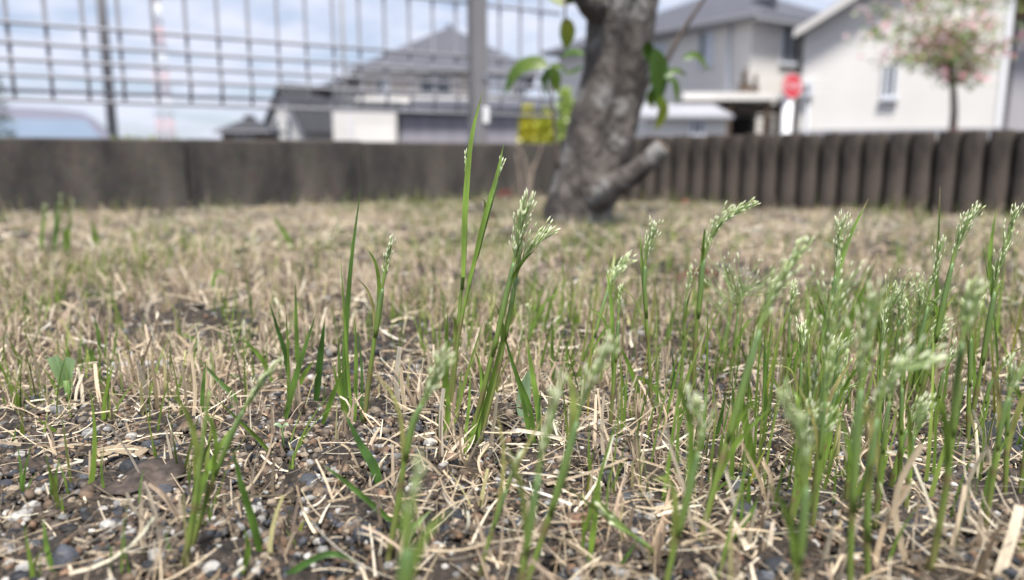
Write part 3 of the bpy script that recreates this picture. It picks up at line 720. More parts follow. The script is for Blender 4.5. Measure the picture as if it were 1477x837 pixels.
for i in range(bands):
    z0, z1 = zt*i/bands, zt*(i+1)/bands; mb = MB()
    w0, w1 = 1.1*(1-0.7*i/bands), 1.1*(1-0.7*(i+1)/bands)
    cn0 = [(-w0, -w0), (w0, -w0), (w0, w0), (-w0, w0)]; cn1 = [(-w1, -w1), (w1, -w1), (w1, w1), (-w1, w1)]
    for k in range(4):
        a, b = cn0[k], cn1[k]; c_, d_ = cn0[(k+1) % 4], cn1[(k+1) % 4]
        mb.tube([(*a, z0), (*b, z1)], 0.06, 5); mb.tube([(*a, z0), (*d_, z1)], 0.03, 4); mb.tube([(*c_, z0), (*b, z1)], 0.03, 4); mb.tube([(*b, z1-0.1), (*d_, z1-0.1)], 0.04, 4)
    mb.build('tower_section', M['towerred'] if i % 2 else M['white_paint'], t_)
# ------------------------------------------------------------------ leaf and branch builders
def vlerp(a, b, t): return tuple(x+(y-x)*t for x, y in zip(a, b))
def leaf_mesh(pts, wid, cb, ct, nrm=Vector((0, -1, 0.3)), fold=0.25, seg=8, shape='oval', twist=0.0):
    """a leaf along a path: three vertices across, folded at the midrib"""
    P = smooth(pts, seg); mb = MB(); n = len(P); tipd = random.uniform(0.86, 1.15); wob_ = random.random()*6
    for i, p in enumerate(P):
        t = i/(n-1); tg = (P[min(i+1, n-1)]-P[max(i-1, 0)]).normalized()
        sd_ = tg.cross(nrm).normalized()
        if twist:
            sd_ = Matrix.Rotation(twist*(t+0.35), 3, tg) @ sd_
        up = sd_.cross(tg).normalized()
        if shape == 'oval': w_ = wid*0.5*max(0.02, 1.72*(t+0.01)**0.62*max(0, 1-t)**0.85)
        elif shape == 'blade': w_ = wid*0.5*(0.62+0.38*min(1, t*4))*max(0.03, (1-max(0, (t-0.35)/0.65)**1.8))
        else: w_ = wid*0.5*(0.9 - 0.15*t)
        c = vlerp(cb, ct, t**1.3)
        if shape == 'blade':
            if t > tipd: c = vlerp(c, (0.42, 0.34, 0.17), min(1, (t-tipd)/0.06))
            c = tuple(x*(0.9+0.2*math.sin(t*17+wob_)) for x in c)
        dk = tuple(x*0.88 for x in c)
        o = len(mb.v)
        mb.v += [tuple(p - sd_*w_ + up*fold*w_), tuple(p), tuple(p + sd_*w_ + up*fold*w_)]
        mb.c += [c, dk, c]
        if i:
            mb.f += [(o-3, o-2, o+1, o), (o-2, o-1, o+2, o+1)]; mb.sm += [True, True]
    return mb
def smooth(pts, seg):
    """Catmull-Rom through the points, seg pieces in all"""
    pts = [Vector(p) for p in pts]
    if len(pts) == 2: return [pts[0].lerp(pts[1], i/seg) for i in range(seg+1)]
    E = [2*pts[0]-pts[1]] + pts + [2*pts[-1]-pts[-2]]; out = []
    m = len(pts)-1
    for i in range(seg+1):
        u_ = i/seg*m; k = min(int(u_), m-1); t = u_-k
        a, b, c, d = E[k:k+4]
        out.append(0.5*((2*b) + (c-a)*t + (2*a-5*b+4*c-d)*t*t + (3*b-a-3*c+d)*t**3))
    return out

# ------------------------------------------------------------------ the garden tree
YT = 1.2
tb = ground(838, 322); tb.y = YT; tb.x = at_y(838, 322, YT).x; tb.z = float(gh(tb.x, tb.y))
tree = thing('garden_tree', 'leaning grey-barked tree with a sawn-off low branch on the lawn', 'tree', tb)
def tl(px, py, Y): return at_y(px, py, Y) - tb
mpp = YT*1.03/FPX
secs = [(832, 352, 60), (833, 330, 54), (835, 305, 49), (843, 278, 50), (851, 250, 51), (859, 222, 50), (866, 195, 49), (873, 165, 47), (880, 135, 45), (887, 100, 44), (892, 65, 43), (896, 30, 45), (898, 0, 48), (900, -30, 50), (901, -55, 47)]
cen = [tl(x, y, YT) for x, y, r_ in secs]; rr = [r_*mpp for x, y, r_ in secs]
cs_ = smooth(cen, 44); NR = 40
rs_ = np.interp(np.linspace(0, len(rr)-1, 45), range(len(rr)), rr)
mb = MB(); random.seed(3)
for i, p in enumerate(cs_):
    t = i/44
    for k in range(NR):
        a = 2*math.pi*k/NR                                  # a = -pi/2 faces the camera
        th = a + math.pi/2; th = (th+math.pi) % (2*math.pi)-math.pi
        gc = 0.30 - 0.15*math.sin(t*3)
        r_ = rs_[i]*(1 - 0.30*sstep(0.15, 0.45, t)*math.exp(-((th-gc)/0.20)**2)
             + 0.10*(float(vnoise(k*0.6+7, i*0.45))-0.5) + 0.10*(float(vnoise(k*0.25, i*0.16+40))-0.5)
             + (0.16*(1-t*7)*math.cos(3*a+0.6) if t < 0.14 else 0))
        mb.v.append((p.x + r_*math.cos(a), p.y + r_*0.92*math.sin(a), p.z)); mb.c.append((0.5, 0.5, 0.5))
for i in range(44):
    for k in range(NR):
        a = i*NR+k; b = i*NR+(k+1) % NR; mb.f.append((a, b, b+NR, a+NR)); mb.sm.append(True)
trunk = mb.build('trunk', M['bark'], tree)
def limb(pts, rad, name='limb', mat='bark', n=16, seg=14, wob=0.07, parent=None):
    P = smooth(pts, seg); r_ = np.interp(np.linspace(0, len(rad)-1, seg+1), range(len(rad)), rad)
    return MB().tube(P, list(r_), n, wob=wob).build(name, M[mat], parent or tree)
limb([tl(892, 10, YT), tl(866, -25, YT-0.02), tl(835, -110, YT-0.04), tl(815, -330, YT-0.05), tl(780, -620, YT)], [0.040, 0.034, 0.030, 0.022, 0.010])
limb([tl(905, 0, YT), tl(915, -60, YT+0.01), tl(935, -200, YT+0.03), tl(990, -420, YT+0.05), tl(1030, -700, YT+0.1)], [0.046, 0.040, 0.034, 0.024, 0.010])
limb([tl(862, 12, YT-0.045), tl(850, 2, YT-0.055), tl(836, -22, YT-0.065), tl(820, -60, YT-0.07)], [0.024, 0.020, 0.016, 0.010])
stub = limb([tl(858, 285, YT-0.03), tl(885, 268, YT-0.06), tl(912, 252, YT-0.075), tl(936, 232, YT-0.085), tl(957, 213, YT-0.09)], [0.028, 0.020, 0.0165, 0.0145, 0.0140], 'sawn_branch', seg=16)
ce = tl(957, 213, YT-0.09); cd = (ce - tl(936, 232, YT-0.085)).normalized()
MB().tube([ce + cd*0.0005, ce + cd*0.0035], [0.0136, 0.0122], 18, wob=0.05).build('cut_face', M['cut'], stub)
limb([tl(938, 140, YT-0.02), tl(958, 95, YT-0.03), tl(985, 45, YT-0.04), tl(1018, -6, YT-0.05), tl(1060, -80, YT-0.06)], [0.004, 0.0035, 0.0032, 0.0026, 0.0015], 'twig', 'twig', 8)
limb([tl(806, 245, YT-0.05), tl(800, 190, YT-0.06), tl(796, 140, YT-0.07), tl(792, 98, YT-0.075)], [0.003, 0.0026, 0.0022, 0.0018], 'twig', 'twig', 8)
limb([tl(822, -30, YT-0.06), tl(816, 0, YT-0.06), tl(815, 32, YT-0.06)], [0.003, 0.002, 0.0015], 'twig', 'twig', 8)
limb([tl(930, 130, YT-0.05), tl(945, 100, YT-0.06), tl(958, 95, YT-0.06)], [0.003, 0.0022, 0.0015], 'twig', 'twig', 8)
G1, G2, G3 = (0.065, 0.135, 0.02), (0.15, 0.22, 0.028), (0.24, 0.27, 0.035)
def tleaf(pts, wpx, dY, cb, ct, nrm=Vector((0.1, -1, 0.5))):
    P = [tl(x, y, YT+dY+0.006*i) for i, (x, y) in enumerate(pts)]
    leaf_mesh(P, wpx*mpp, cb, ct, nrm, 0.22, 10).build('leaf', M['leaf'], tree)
tleaf([(790, 96), (768, 92), (745, 104), (727, 138)], 34, -0.075, G2, G1, Vector((-0.3, -1, 0.6)))
tleaf([(792, 98), (800, 112), (803, 135)], 26, -0.08, G1, G2)
tleaf([(790, 98), (786, 116), (789, 140)], 14, -0.09, G1, G1)
tleaf([(786, 100), (778, 88), (764, 88)], 18, -0.07, G2, G2)
tleaf([(792, 98), (806, 96), (818, 104)], 12, -0.07, G2, G1)
tleaf([(815, 26), (818, 48), (816, 72)], 33, -0.06, G3, G2)
tleaf([(816, 8), (802, 0), (788, -6)], 20, -0.06, G3, G2)
tleaf([(818, 6), (828, -4), (838, -18)], 22, -0.06, G2, G2)
tleaf([(842, 80), (826, 76), (808, 84)], 22, -0.07, G1, G1, Vector((0, -0.8, 0.9)))
tleaf([(840, 96), (826, 104), (812, 106)], 10, -0.07, G1, G2)
tleaf([(944, 70), (950, 108), (948, 156)], 40, -0.07, G1, G1)
tleaf([(952, 138), (956, 162), (946, 188)], 22, -0.08, G2, G3)
tleaf([(936, 60), (934, 74), (938, 92)], 24, -0.065, G1, G1)
tleaf([(958, 112), (974, 102), (992, 110)], 13, -0.07, G1, G2)
tleaf([(962, 112), (974, 122), (977, 152)], 15, -0.075, G1, G2)
tleaf([(984, 86), (1004, 80), (1022, 101)], 16, -0.07, G1, G2)
tleaf([(944, 128), (938, 142), (942, 158)], 18, -0.08, G1, G2)
random.seed(21)                                               # the crown above the picture
for i in range(150):
    tip = random.choice([tl(780, -620, YT), tl(1030, -700, YT+0.1), tl(815, -330, YT-0.05), tl(990, -420, YT+0.05), tl(1060, -80, YT-0.06)])
    d = Vector((random.gauss(0, 0.11), random.gauss(0, 0.11), random.gauss(0, 0.09)))
    a = tip + d
    if a.z + tb.z < 0.42: continue
    e = a + Vector((random.gauss(0, 0.03), random.gauss(0, 0.03), -0.035-0.02*random.random()))
    leaf_mesh([a, a.lerp(e, 0.5)+Vector((0, 0, 0.008)), e], 0.03+0.012*random.random(), random.choice((G1, G2, G3)), G1, Vector((random.random()-0.5, random.random()-0.5, 1)), 0.2, 6).build('leaf', M['leaf'], tree)

# pale dead stems left of the trunk
dt = thing('dead_weed', 'pale leafless dead weed stems in front of the block wall', 'weed', ground(762, 290))
dl = ground(762, 290)
for pts in ([(752, 288), (750, 260), (745, 222)], [(757, 290), (762, 262), (755, 225), (744, 205)], [(762, 290), (768, 250), (778, 222), (782, 208)], [(766, 290), (765, 258), (770, 236)]):
    P = smooth([at_y(x, y, dl.y) - dl for x, y in pts], 8)
    MB().tube(P, list(np.linspace(0.0032, 0.0012, 9)), 6).build('stem', M['paltwig'], dt)

# ------------------------------------------------------------------ shrubs and the flowering tree beyond the wall
def leaf_cloud(n, centre_fn, size, cols, seed, aspect=0.55):
    r = np.random.default_rng(seed)
    C = centre_fn(r, n); az = r.random(n)*6.283; el = r.normal(0, 0.6, n)
    d = np.stack([np.cos(az)*np.cos(el), np.sin(az)*np.cos(el), np.sin(el)], -1)
    s_ = np.cross(d, r.normal(0, 1, (n, 3))); s_ /= np.linalg.norm(s_, axis=1)[:, None]
    L = size*(0.6+0.8*r.random(n))[:, None]
    nrm_ = np.cross(d, s_)
    V = np.stack([C - d*L*0.5, C + s_*L*aspect*0.5 + nrm_*L*0.08, C + d*L*0.5, C - s_*L*aspect*0.5 + nrm_*L*0.08], 1).reshape(-1, 3)
    F = np.arange(4*n).reshape(n, 4)
    cc = np.array(cols)[r.integers(0, len(cols), n)]*(0.75+0.5*r.random((n, 1)))
    return V, F, np.repeat(cc, 4, 0)
def cloud_obj(name, n, fn, size, cols, seed, mat, parent, aspect=0.55):
    V, F, C = leaf_cloud(n, fn, size, cols, seed, aspect)
    return obj(name, arrmesh(name, V, F, C, True), M[mat], parent)
# flowering tree
YD = 11.0
db = at_y(1375, 190, YD); db.z = OUT
dw = thing('flowering_tree', 'slender tree with pink blossom and green leaves before the white house', 'tree', db)
def dl_(px, py, dy=0.0): return at_y(px, py, YD+dy) - db
MB().tube(smooth([(0, 0, 0), dl_(1374, 190), dl_(1376, 150), dl_(1372, 95)], 12), list(np.interp(np.linspace(0, 1, 13), [0, 1], [0.06, 0.036])), 10, wob=0.05).build('trunk', M['twig'], dw)
random.seed(9); tips = []
for (x, y, dy) in ((1262, 50, -0.2), (1290, 20, 0.3), (1310, 85, -0.5), (1325, -10, 0.2), (1350, 30, -0.4), (1372, -40, 0.0), (1395, 5, 0.4), (1420, 40, -0.3), (1436, 10, 0.2), (1410, 75, 0.2), (1280, 90, 0.1), (1340, 65, 0.5), (1400, 120, -0.2), (1445, 62, -0.1), (1312, 45, 0.6), (1265, 18, 0.0), (1440, -25, 0.1), (1360, 78, -0.3), (1385, 60, 0.3), (1415, 85, -0.4), (1345, 5, -0.5), (1300, -25, -0.2), (1405, -30, -0.3)):
    s0 = dl_(1373, random.uniform(95, 130)); e = dl_(x, y, dy); mid = s0.lerp(e, 0.5) + Vector((0, 0, 0.10))
    MB().tube(smooth([s0, mid, e], 8), list(np.linspace(0.015, 0.004, 9)), 6).build('branch', M['twig'], dw)
    tips += [e, s0.lerp(mid, 0.7), mid.lerp(e, 0.5)]
TA = np.array([list(t) for t in tips])
def near_tips(spread, dz=0.0):
    def fn(r, n):
        return TA[r.integers(0, len(TA), n)] + r.normal(0, 1, (n, 3))*np.array([spread*1.35, spread*1.2, spread*0.42]) + np.array([0, 0, dz])
    return fn
cloud_obj('crown', 2000, near_tips(0.13), 0.08, [(0.20, 0.30, 0.08), (0.28, 0.38, 0.12), (0.15, 0.24, 0.06), (0.34, 0.40, 0.16)], 4, 'leaf', dw)
cloud_obj('blossom', 850, near_tips(0.13, 0.05), 0.085, [(0.74, 0.40, 0.43), (0.80, 0.56, 0.57), (0.82, 0.72, 0.70), (0.70, 0.34, 0.38)], 5, 'petal', dw, 0.8)
# low pinkish plant at its foot
lb = at_y(1380, 186, YD-0.6); lb.z = OUT
lp = thing('red_leaved_shrub', 'small reddish shrub at the foot of the flowering tree', 'shrub', lb)
hh = at_y(1380, 178, YD-0.6).z - OUT
for k in range(5):
    a = k*1.26; MB().tube([(0, 0, 0), (0.08*math.cos(a), 0.08*math.sin(a), hh*0.9)], [0.012, 0.006], 5).build('stem', M['twig'], lp)
cloud_obj('foliage', 420, lambda r, n: np.stack([r.normal(0, 0.09, n), r.normal(0, 0.09, n), hh*(0.45+0.5*r.random(n))], -1), 0.055, [(0.20, 0.05, 0.08), (0.26, 0.09, 0.10), (0.18, 0.24, 0.05)], 6, 'leaf', lp)
# golden shrubs left of the garden tree
for i, (px, wpx, pt, nm, cols) in enumerate(((760, 30, 153, 'narrow golden yellow shrub behind the block wall', [(0.60, 0.55, 0.04), (0.50, 0.48, 0.05)]), (786, 34, 156, 'broader yellow-green shrub behind the block wall', [(0.46, 0.50, 0.06), (0.55, 0.54, 0.07)]), (814, 36, 128, 'tall lime green shrub behind the block wall by the trunk', [(0.38, 0.50, 0.12), (0.48, 0.58, 0.18)]))):
    Yg = 8.0 + 0.4*i; b0 = at_y(px, 200, Yg); zt = at_y(px, pt, Yg).z - OUT; b0.z = OUT; ww = wpx/FPX*Yg*0.5
    t_ = thing('golden_shrub', nm, 'shrub', b0, 0, 'golden shrubs behind the wall')
    for k in range(6):
        a = k*1.05; MB().tube([(0, 0, 0), (ww*0.6*math.cos(a), ww*0.6*math.sin(a), zt*0.85)], [0.012, 0.005], 5).build('stem', M['twig'], t_)
    def fn(r, n, ww=ww, zt=zt):
        a = r.random(n)*6.283; q_ = np.sqrt(r.random(n))*ww; z = zt*(0.25+0.75*r.random(n)); q_ = q_*np.sqrt(np.clip(1.15-(z/zt)**4, 0.1, 1))
        return np.stack([q_*np.cos(a), q_*np.sin(a), z], -1)
    cloud_obj('foliage', 2600, fn, 0.06, cols, 30+i, 'leaf', t_)
# conifer at the left edge
Yk = 5.0; b0 = at_y(-28, 120, Yk); b0.z = OUT
t_ = thing('conifer', 'dark green feathery conifer beyond the fence beside the car', 'conifer', b0)
MB().tube([(0, 0, 0), (0.02, 0, 1.9)], [0.05, 0.012], 8).build('trunk', M['twig'], t_)
def fn(r, n):
    z = 0.35 + 1.5*r.random(n); a = r.random(n)*6.283; q_ = (0.28*(1.95-z)/1.6+0.05)*np.sqrt(r.random(n))
    return np.stack([q_*np.cos(a), q_*np.sin(a), z], -1)
cloud_obj('foliage', 2600, fn, 0.055, [(0.05, 0.10, 0.03), (0.08, 0.14, 0.04), (0.04, 0.07, 0.025)], 50, 'leaf', t_, 0.16)
# low weed by the wall outside, right of the car
b0 = at_y(192, 205, 4.2); zt = at_y(192, 200, 4.2).z - OUT; b0.z = OUT
t_ = thing('roadside_bush', 'rounded green bush just topping the wall beside the car', 'bush', b0)
for k in range(4): MB().tube([(0, 0, 0), (0.05*math.cos(k*1.57), 0.05*math.sin(k*1.57), zt*0.9)], [0.012, 0.005], 5).build('stem', M['twig'], t_)
cloud_obj('foliage', 500, lambda r, n: np.stack([r.normal(0, 0.07, n), r.normal(0, 0.07, n), zt*(1-0.5*r.random(n)**1.5)], -1), 0.04, [(0.16, 0.24, 0.05), (0.22, 0.28, 0.06)], 51, 'leaf', t_)
# ------------------------------------------------------------------ ground cover (nobody could count it)
def blades(base, az, th0, bend, L, Wd, cb, ct, S=3, cut=0.0, face=None, power=1.0):
    n = len(base); t = np.linspace(0, 1, S+1)
    th = th0[:, None] + bend[:, None]*t[None, :]
    step = (L/S)[:, None]
    mid = (th[:, :-1]+th[:, 1:])/2
    hx = np.concatenate([np.zeros((n, 1)), np.cumsum(np.sin(mid)*step, 1)], 1); hz = np.concatenate([np.zeros((n, 1)), np.cumsum(np.cos(mid)*step, 1)], 1)
    ca, sa = np.cos(az)[:, None], np.sin(az)[:, None]
    P = np.stack([base[:, 0:1]+hx*ca, base[:, 1:2]+hx*sa, base[:, 2:3]+hz], -1)
    tg = np.stack([np.sin(th)*ca, np.sin(th)*sa, np.cos(th)], -1)
    s0 = np.stack([-sa, ca, np.zeros_like(sa)], -1)*np.ones((1, S+1, 1))
    nn = np.cross(tg, s0)
    ph = (rng.random(n)*np.pi if face is None else face)[:, None, None]
    sd_ = s0*np.cos(ph) + nn*np.sin(ph)
    wt = np.where(cut > 0, 1-cut*t, np.clip(1-t**1.7, 0.04, 1))[None, :, None]*Wd[:, None, None]*0.5
    V = np.stack([P - sd_*wt, P + sd_*wt], 2).reshape(-1, 3)
    C = cb[:, None, :]*(1-t[None, :, None]**power) + ct[:, None, :]*t[None, :, None]**power
    C = np.repeat(C[:, :, None, :], 2, 2).reshape(-1, 3)
    o = (np.arange(n)*(S+1)*2)[:, None]; q = np.arange(S)*2
    F = np.stack([o+q, o+q+1, o+q+3, o+q+2], -1).reshape(-1, 4)
    return V, F, C
def join(parts):
    Vs, Fs, Cs = [], [], []; k = 0
    for V, F, C in parts: Vs.append(V); Fs.append(F+k); Cs.append(C); k += len(V)
    return np.concatenate(Vs), np.concatenate(Fs), np.concatenate(Cs)
def scatter(n, y0, y1, mx=0.84, pad=0.10, p=1.0):
    """points on the lawn in front of the walls; p > 1 thins towards the far end"""
    out = np.zeros((0, 2))
    while len(out) < n:
        y = y0 + (y1-y0)*rng.random(n*2)
        wmax = mx*y1+pad; x = (rng.random(n*2)*2-1)*wmax
        keep = (np.abs(x) < mx*y+pad) & (y < yard_max(x)-0.004) & (rng.random(n*2) < (y0/y)**(p-1.0))
        keep &= ((x-tb.x)**2+((y-tb.y))**2) > 0.055**2
        out = np.concatenate([out, np.stack([x, y], -1)[keep]])
    return out[:n]
def bare(x, y):
    """0..1: how bare and gravelly the ground is (stones nearby on the left, patches elsewhere)"""
    b = 1.0*sstep(0.32, 0.24, y)*sstep(-0.045, -0.10, x)
    b = np.maximum(b, 0.9*sstep(0.60, 0.74, vnoise(x*14+3, y*9+50)))
    b = np.maximum(b, 0.7*sstep(0.30, 0.22, y)*sstep(0.55, 0.7, vnoise(x*25+9, y*25+2)))
    return b
def zof(p): return np.concatenate([p, gh(p[:, 0], p[:, 1])[:, None]], 1)
def pick(cols, n, var=0.22):
    c = np.array(cols)[rng.integers(0, len(cols), n)]
    return c*(1+var*rng.normal(0, 1, (n, 1))).clip(0.5, 1.5)
STRAW = [(0.47, 0.375, 0.27), (0.53, 0.435, 0.32), (0.40, 0.31, 0.225), (0.60, 0.51, 0.39), (0.42, 0.32, 0.24), (0.28, 0.215, 0.155), (0.36, 0.33, 0.16)]
PALE = [(0.64, 0.55, 0.41), (0.68, 0.60, 0.47), (0.52, 0.42, 0.29), (0.38, 0.29, 0.19), (0.58, 0.47, 0.33)]
GREEN = [(0.13, 0.21, 0.035), (0.16, 0.25, 0.045), (0.10, 0.17, 0.03), (0.21, 0.27, 0.06)]
# dry stubble tufts
def stubble(n, y0, y1, p, per, lmin, lmax, wmin, wmax, S, keepbare=0.15):
    q = scatter(n, y0, y1, p=p)
    dens = 0.08 + 0.92*sstep(0.30, 0.60, 0.65*vnoise(q[:, 0]*26+70, q[:, 1]*18+8)+0.35*vnoise(q[:, 0]*80+7, q[:, 1]*60+3))
    q = q[rng.random(len(q)) < dens*(1-(1-keepbare)*bare(q[:, 0], q[:, 1]))]
    m = len(q); k = per
    base = np.repeat(zof(q), k, 0); nb_ = m*k
    base[:, :2] += rng.normal(0, 0.0017, (nb_, 2)); base[:, 2] -= 0.001
    tuft_az = np.repeat(rng.random(m)*6.283, k); hs = np.repeat(0.65+0.7*rng.random(m), k)
    az = tuft_az + rng.normal(0, 1.6, nb_)
    th0 = np.abs(rng.normal(0.10, 0.22, nb_)); bend = rng.normal(0.22, 0.35, nb_)
    L = (lmin+(lmax-lmin)*rng.random(nb_)**1.3)*hs; Wd = wmin+(wmax-wmin)*rng.random(nb_)
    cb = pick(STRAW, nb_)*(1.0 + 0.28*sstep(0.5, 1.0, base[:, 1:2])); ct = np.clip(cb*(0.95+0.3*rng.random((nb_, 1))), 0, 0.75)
    a = rng.random(nb_) < 0.55
    i1, i2 = np.where(a)[0], np.where(~a)[0]
    return [blades(base[i], az[i], th0[i], bend[i], L[i], Wd[i], cb[i], ct[i], S, cut=c_) for i, c_ in ((i1, 0.45), (i2, 0.0))]
parts = stubble(1900, 0.10, 0.36, 1.0, 6, 0.004, 0.019, 0.0005, 0.0017, 4) \
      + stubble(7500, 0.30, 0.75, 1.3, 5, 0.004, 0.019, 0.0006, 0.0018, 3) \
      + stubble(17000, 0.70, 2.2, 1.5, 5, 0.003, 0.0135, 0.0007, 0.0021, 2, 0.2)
V, F, C = join(parts)
tag(obj('dry_stubble', arrmesh('dry_stubble', V, F, C), M['straw']), 'tan dry grass stubble standing all over the lawn', 'dry grass', kind='stuff')
# straw lying about
def litter(n, y0, y1, p, lmin, lmax, wmin, wmax, S, lift):
    q = scatter(n, y0, y1, p=p); q = q[rng.random(len(q)) < 1-0.68*bare(q[:, 0], q[:, 1])]; m = len(q)
    base = zof(q); base[:, 2] += 0.0006 + lift*rng.random(m)**2
    az = rng.random(m)*6.283; th0 = np.pi/2 + rng.normal(0.0, 0.16, m) - 0.08; bend = rng.normal(0.12, 0.75, m)
    L = lmin+(lmax-lmin)*rng.random(m)**1.6; Wd = wmin+(wmax-wmin)*rng.random(m)**2
    cb = pick(PALE, m); ct = np.clip(cb*(0.8+0.4*rng.random((m, 1))), 0, 0.75)
    return blades(base, az, th0, bend, L, Wd, cb, ct, S, cut=0.3)
V, F, C = join([litter(13000, 0.10, 0.36, 1.0, 0.003, 0.026, 0.00022, 0.0010, 5, 0.005), litter(8500, 0.34, 0.85, 1.2, 0.006, 0.030, 0.0004, 0.0014, 3, 0.006), litter(15000, 0.75, 2.2, 1.3, 0.010, 0.040, 0.0006, 0.0020, 2, 0.008)])
tag(obj('straw_litter', arrmesh('straw_litter', V, F, C), M['straw']), 'pale dry straw lying loose between the pebbles', 'straw', kind='stuff')
# short green shoots in patches
def shoots(n, y0, y1, p, lmin, lmax, wmin, wmax, S, thr, seedo):
    q = scatter(n, y0, y1, p=p)
    pn = vnoise(q[:, 0]*9+seedo, q[:, 1]*5+seedo) * 0.6 + 0.4*vnoise(q[:, 0]*30+seedo, q[:, 1]*22)
    q = q[(rng.random(len(q)) < sstep(thr, thr+0.22, pn)) & (rng.random(len(q)) < 1-0.8*bare(q[:, 0], q[:, 1]))]; k = 3; m = len(q)*k
    base = np.repeat(zof(q), k, 0); base[:, :2] += rng.normal(0, 0.002, (m, 2)); base[:, 2] -= 0.001
    az = rng.random(m)*6.283; th0 = np.abs(rng.normal(0.10, 0.16, m)); bend = rng.normal(0.25, 0.3, m)
    L = (lmin+(lmax-lmin)*rng.random(m)**1.8); Wd = wmin+(wmax-wmin)*rng.random(m)
    cb = pick(GREEN, m)*np.array([1.15, 1.1, 1.0]); ct = cb*(0.85+0.4*rng.random((m, 1)))
    return blades(base, az, th0, bend, L, Wd, cb, ct, S)
def stems(n):
    q = scatter(n*3, 0.165, 0.42); q = q[rng.random(len(q)) < sstep(-0.02, 0.16, q[:, 0]/q[:, 1]*0.27)*(1-0.6*bare(q[:, 0], q[:, 1]))][:n]; m = len(q)
    base = zof(q); base[:, 2] -= 0.001; cb = pick(GREEN, m)*1.25; cb[rng.random(m) < 0.2] *= np.array([1.5, 0.9, 0.8])
    return blades(base, rng.normal(0.2, 0.9, m), np.abs(rng.normal(0.06, 0.12, m)), rng.normal(0.16, 0.2, m), 0.018+0.042*rng.random(m), 0.0006+0.0009*rng.random(m), cb, pick(GREEN, m)*1.3, 6)
def fine_stems(n):
    q = scatter(n*3, 0.19, 0.48); pn = vnoise(q[:, 0]*24+8, q[:, 1]*24+91); q = q[(q[:, 0]/q[:, 1] > -0.5) & (rng.random(len(q)) < sstep(0.35, 0.65, pn)*(1-0.7*bare(q[:, 0], q[:, 1])))][:n]; m = len(q)
    base = zof(q); base[:, 2] -= 0.001
    return blades(base, rng.normal(0.2, 1.2, m), np.abs(rng.normal(0.08, 0.16, m)), rng.normal(0.2, 0.28, m), 0.014+0.032*rng.random(m)**1.5, 0.0006+0.0011*rng.random(m), pick(GREEN, m)*1.1, pick(GREEN, m), 6)
V, F, C = join([stems(480), fine_stems(750), shoots(700, 0.12, 0.36, 1.0, 0.006, 0.034, 0.0006, 0.0018, 5, 0.42, 3), shoots(2600, 0.34, 0.85, 1.0, 0.008, 0.034, 0.0006, 0.0016, 4, 0.34, 12), shoots(5500, 0.8, 2.2, 1.2, 0.008, 0.030, 0.0007, 0.0020, 3, 0.41, 25)])
tag(obj('green_shoots', arrmesh('green_shoots', V, F, C), M['green']), 'short green grass shoots coming up in patches through the stubble', 'grass', kind='stuff')
# weeds along the foot of the walls
m = 900
u_ = rng.random(m); left = u_ < 0.55
sx = np.where(left, -1.3+1.6*rng.random(m), 0.0); q = np.zeros((m, 2))
sL = -0.8+2.2*rng.random(m); sR = -0.35+1.6*rng.random(m); off = -0.006-0.06*rng.random(m)**2
q[left] = (np.array([W0.x, W0.y]) + sL[:, None]*np.array([WU.x, WU.y]) + off[:, None]*np.array([WN.x, WN.y]))[left]
q[~left] = (np.array([S0.x, S0.y]) + sR[:, None]*np.array([SU.x, SU.y]) + off[:, None]*np.array([SN.x, SN.y]))[~left]
pn = vnoise(q[:, 0]*11+40, q[:, 1]*11+3); q = q[(rng.random(m) < sstep(0.35, 0.7, pn)) & (q[:, 1] < yard_max(q[:, 0]))]
base = np.repeat(zof(q), 4, 0); m = len(base); base[:, :2] += rng.normal(0, 0.004, (m, 2)); base[:, 1] -= 0.004
gcol = pick(GREEN, m); dcol = pick(STRAW, m); isd = rng.random(m) < 0.45
cb = np.where(isd[:, None], dcol, gcol)
V, F, C = blades(base, rng.random(m)*6.283, np.abs(rng.normal(0.1, 0.2, m)), rng.normal(0.3, 0.3, m), 0.012+0.045*rng.random(m)**2, 0.001+0.0015*rng.random(m), cb, cb*1.1, 4)
tag(obj('wall_weeds', arrmesh('wall_weeds', V, F, C), M['green']), 'thin weeds and dead grass along the foot of the walls', 'weeds', kind='stuff')

# ------------------------------------------------------------------ gravel
def ico(sub):
    t = (1+5**0.5)/2
    v = [(-1, t, 0), (1, t, 0), (-1, -t, 0), (1, -t, 0), (0, -1, t), (0, 1, t), (0, -1, -t), (0, 1, -t), (t, 0, -1), (t, 0, 1), (-t, 0, -1), (-t, 0, 1)]
    v = [Vector(x).normalized() for x in v]
    f = [(0, 11, 5), (0, 5, 1), (0, 1, 7), (0, 7, 10), (0, 10, 11), (1, 5, 9), (5, 11, 4), (11, 10, 2), (10, 7, 6), (7, 1, 8), (3, 9, 4), (3, 4, 2), (3, 2, 6), (3, 6, 8), (3, 8, 9), (4, 9, 5), (2, 4, 11), (6, 2, 10), (8, 6, 7), (9, 8, 1)]
    for _ in range(sub):
        c = {}; g_ = []
        def md(a, b):
            k_ = (min(a, b), max(a, b))
            if k_ not in c: c[k_] = len(v); v.append((v[a]+v[b]).normalized())
            return c[k_]
        for a, b, d in f:
            x, y, z = md(a, b), md(b, d), md(d, a); g_ += [(a, x, z), (b, y, x), (d, z, y), (x, y, z)]
        f = g_
    return np.array([list(x) for x in v]), np.array(f)
ICO = [ico(0), ico(1), ico(2), (np.array([(1, 0, 0), (-1, 0, 0), (0, 1, 0), (0, -1, 0), (0, 0, 1), (0, 0, -1)], float), np.array([(0, 2, 4), (2, 1, 4), (1, 3, 4), (3, 0, 4), (2, 0, 5), (1, 2, 5), (3, 1, 5), (0, 3, 5)]))]
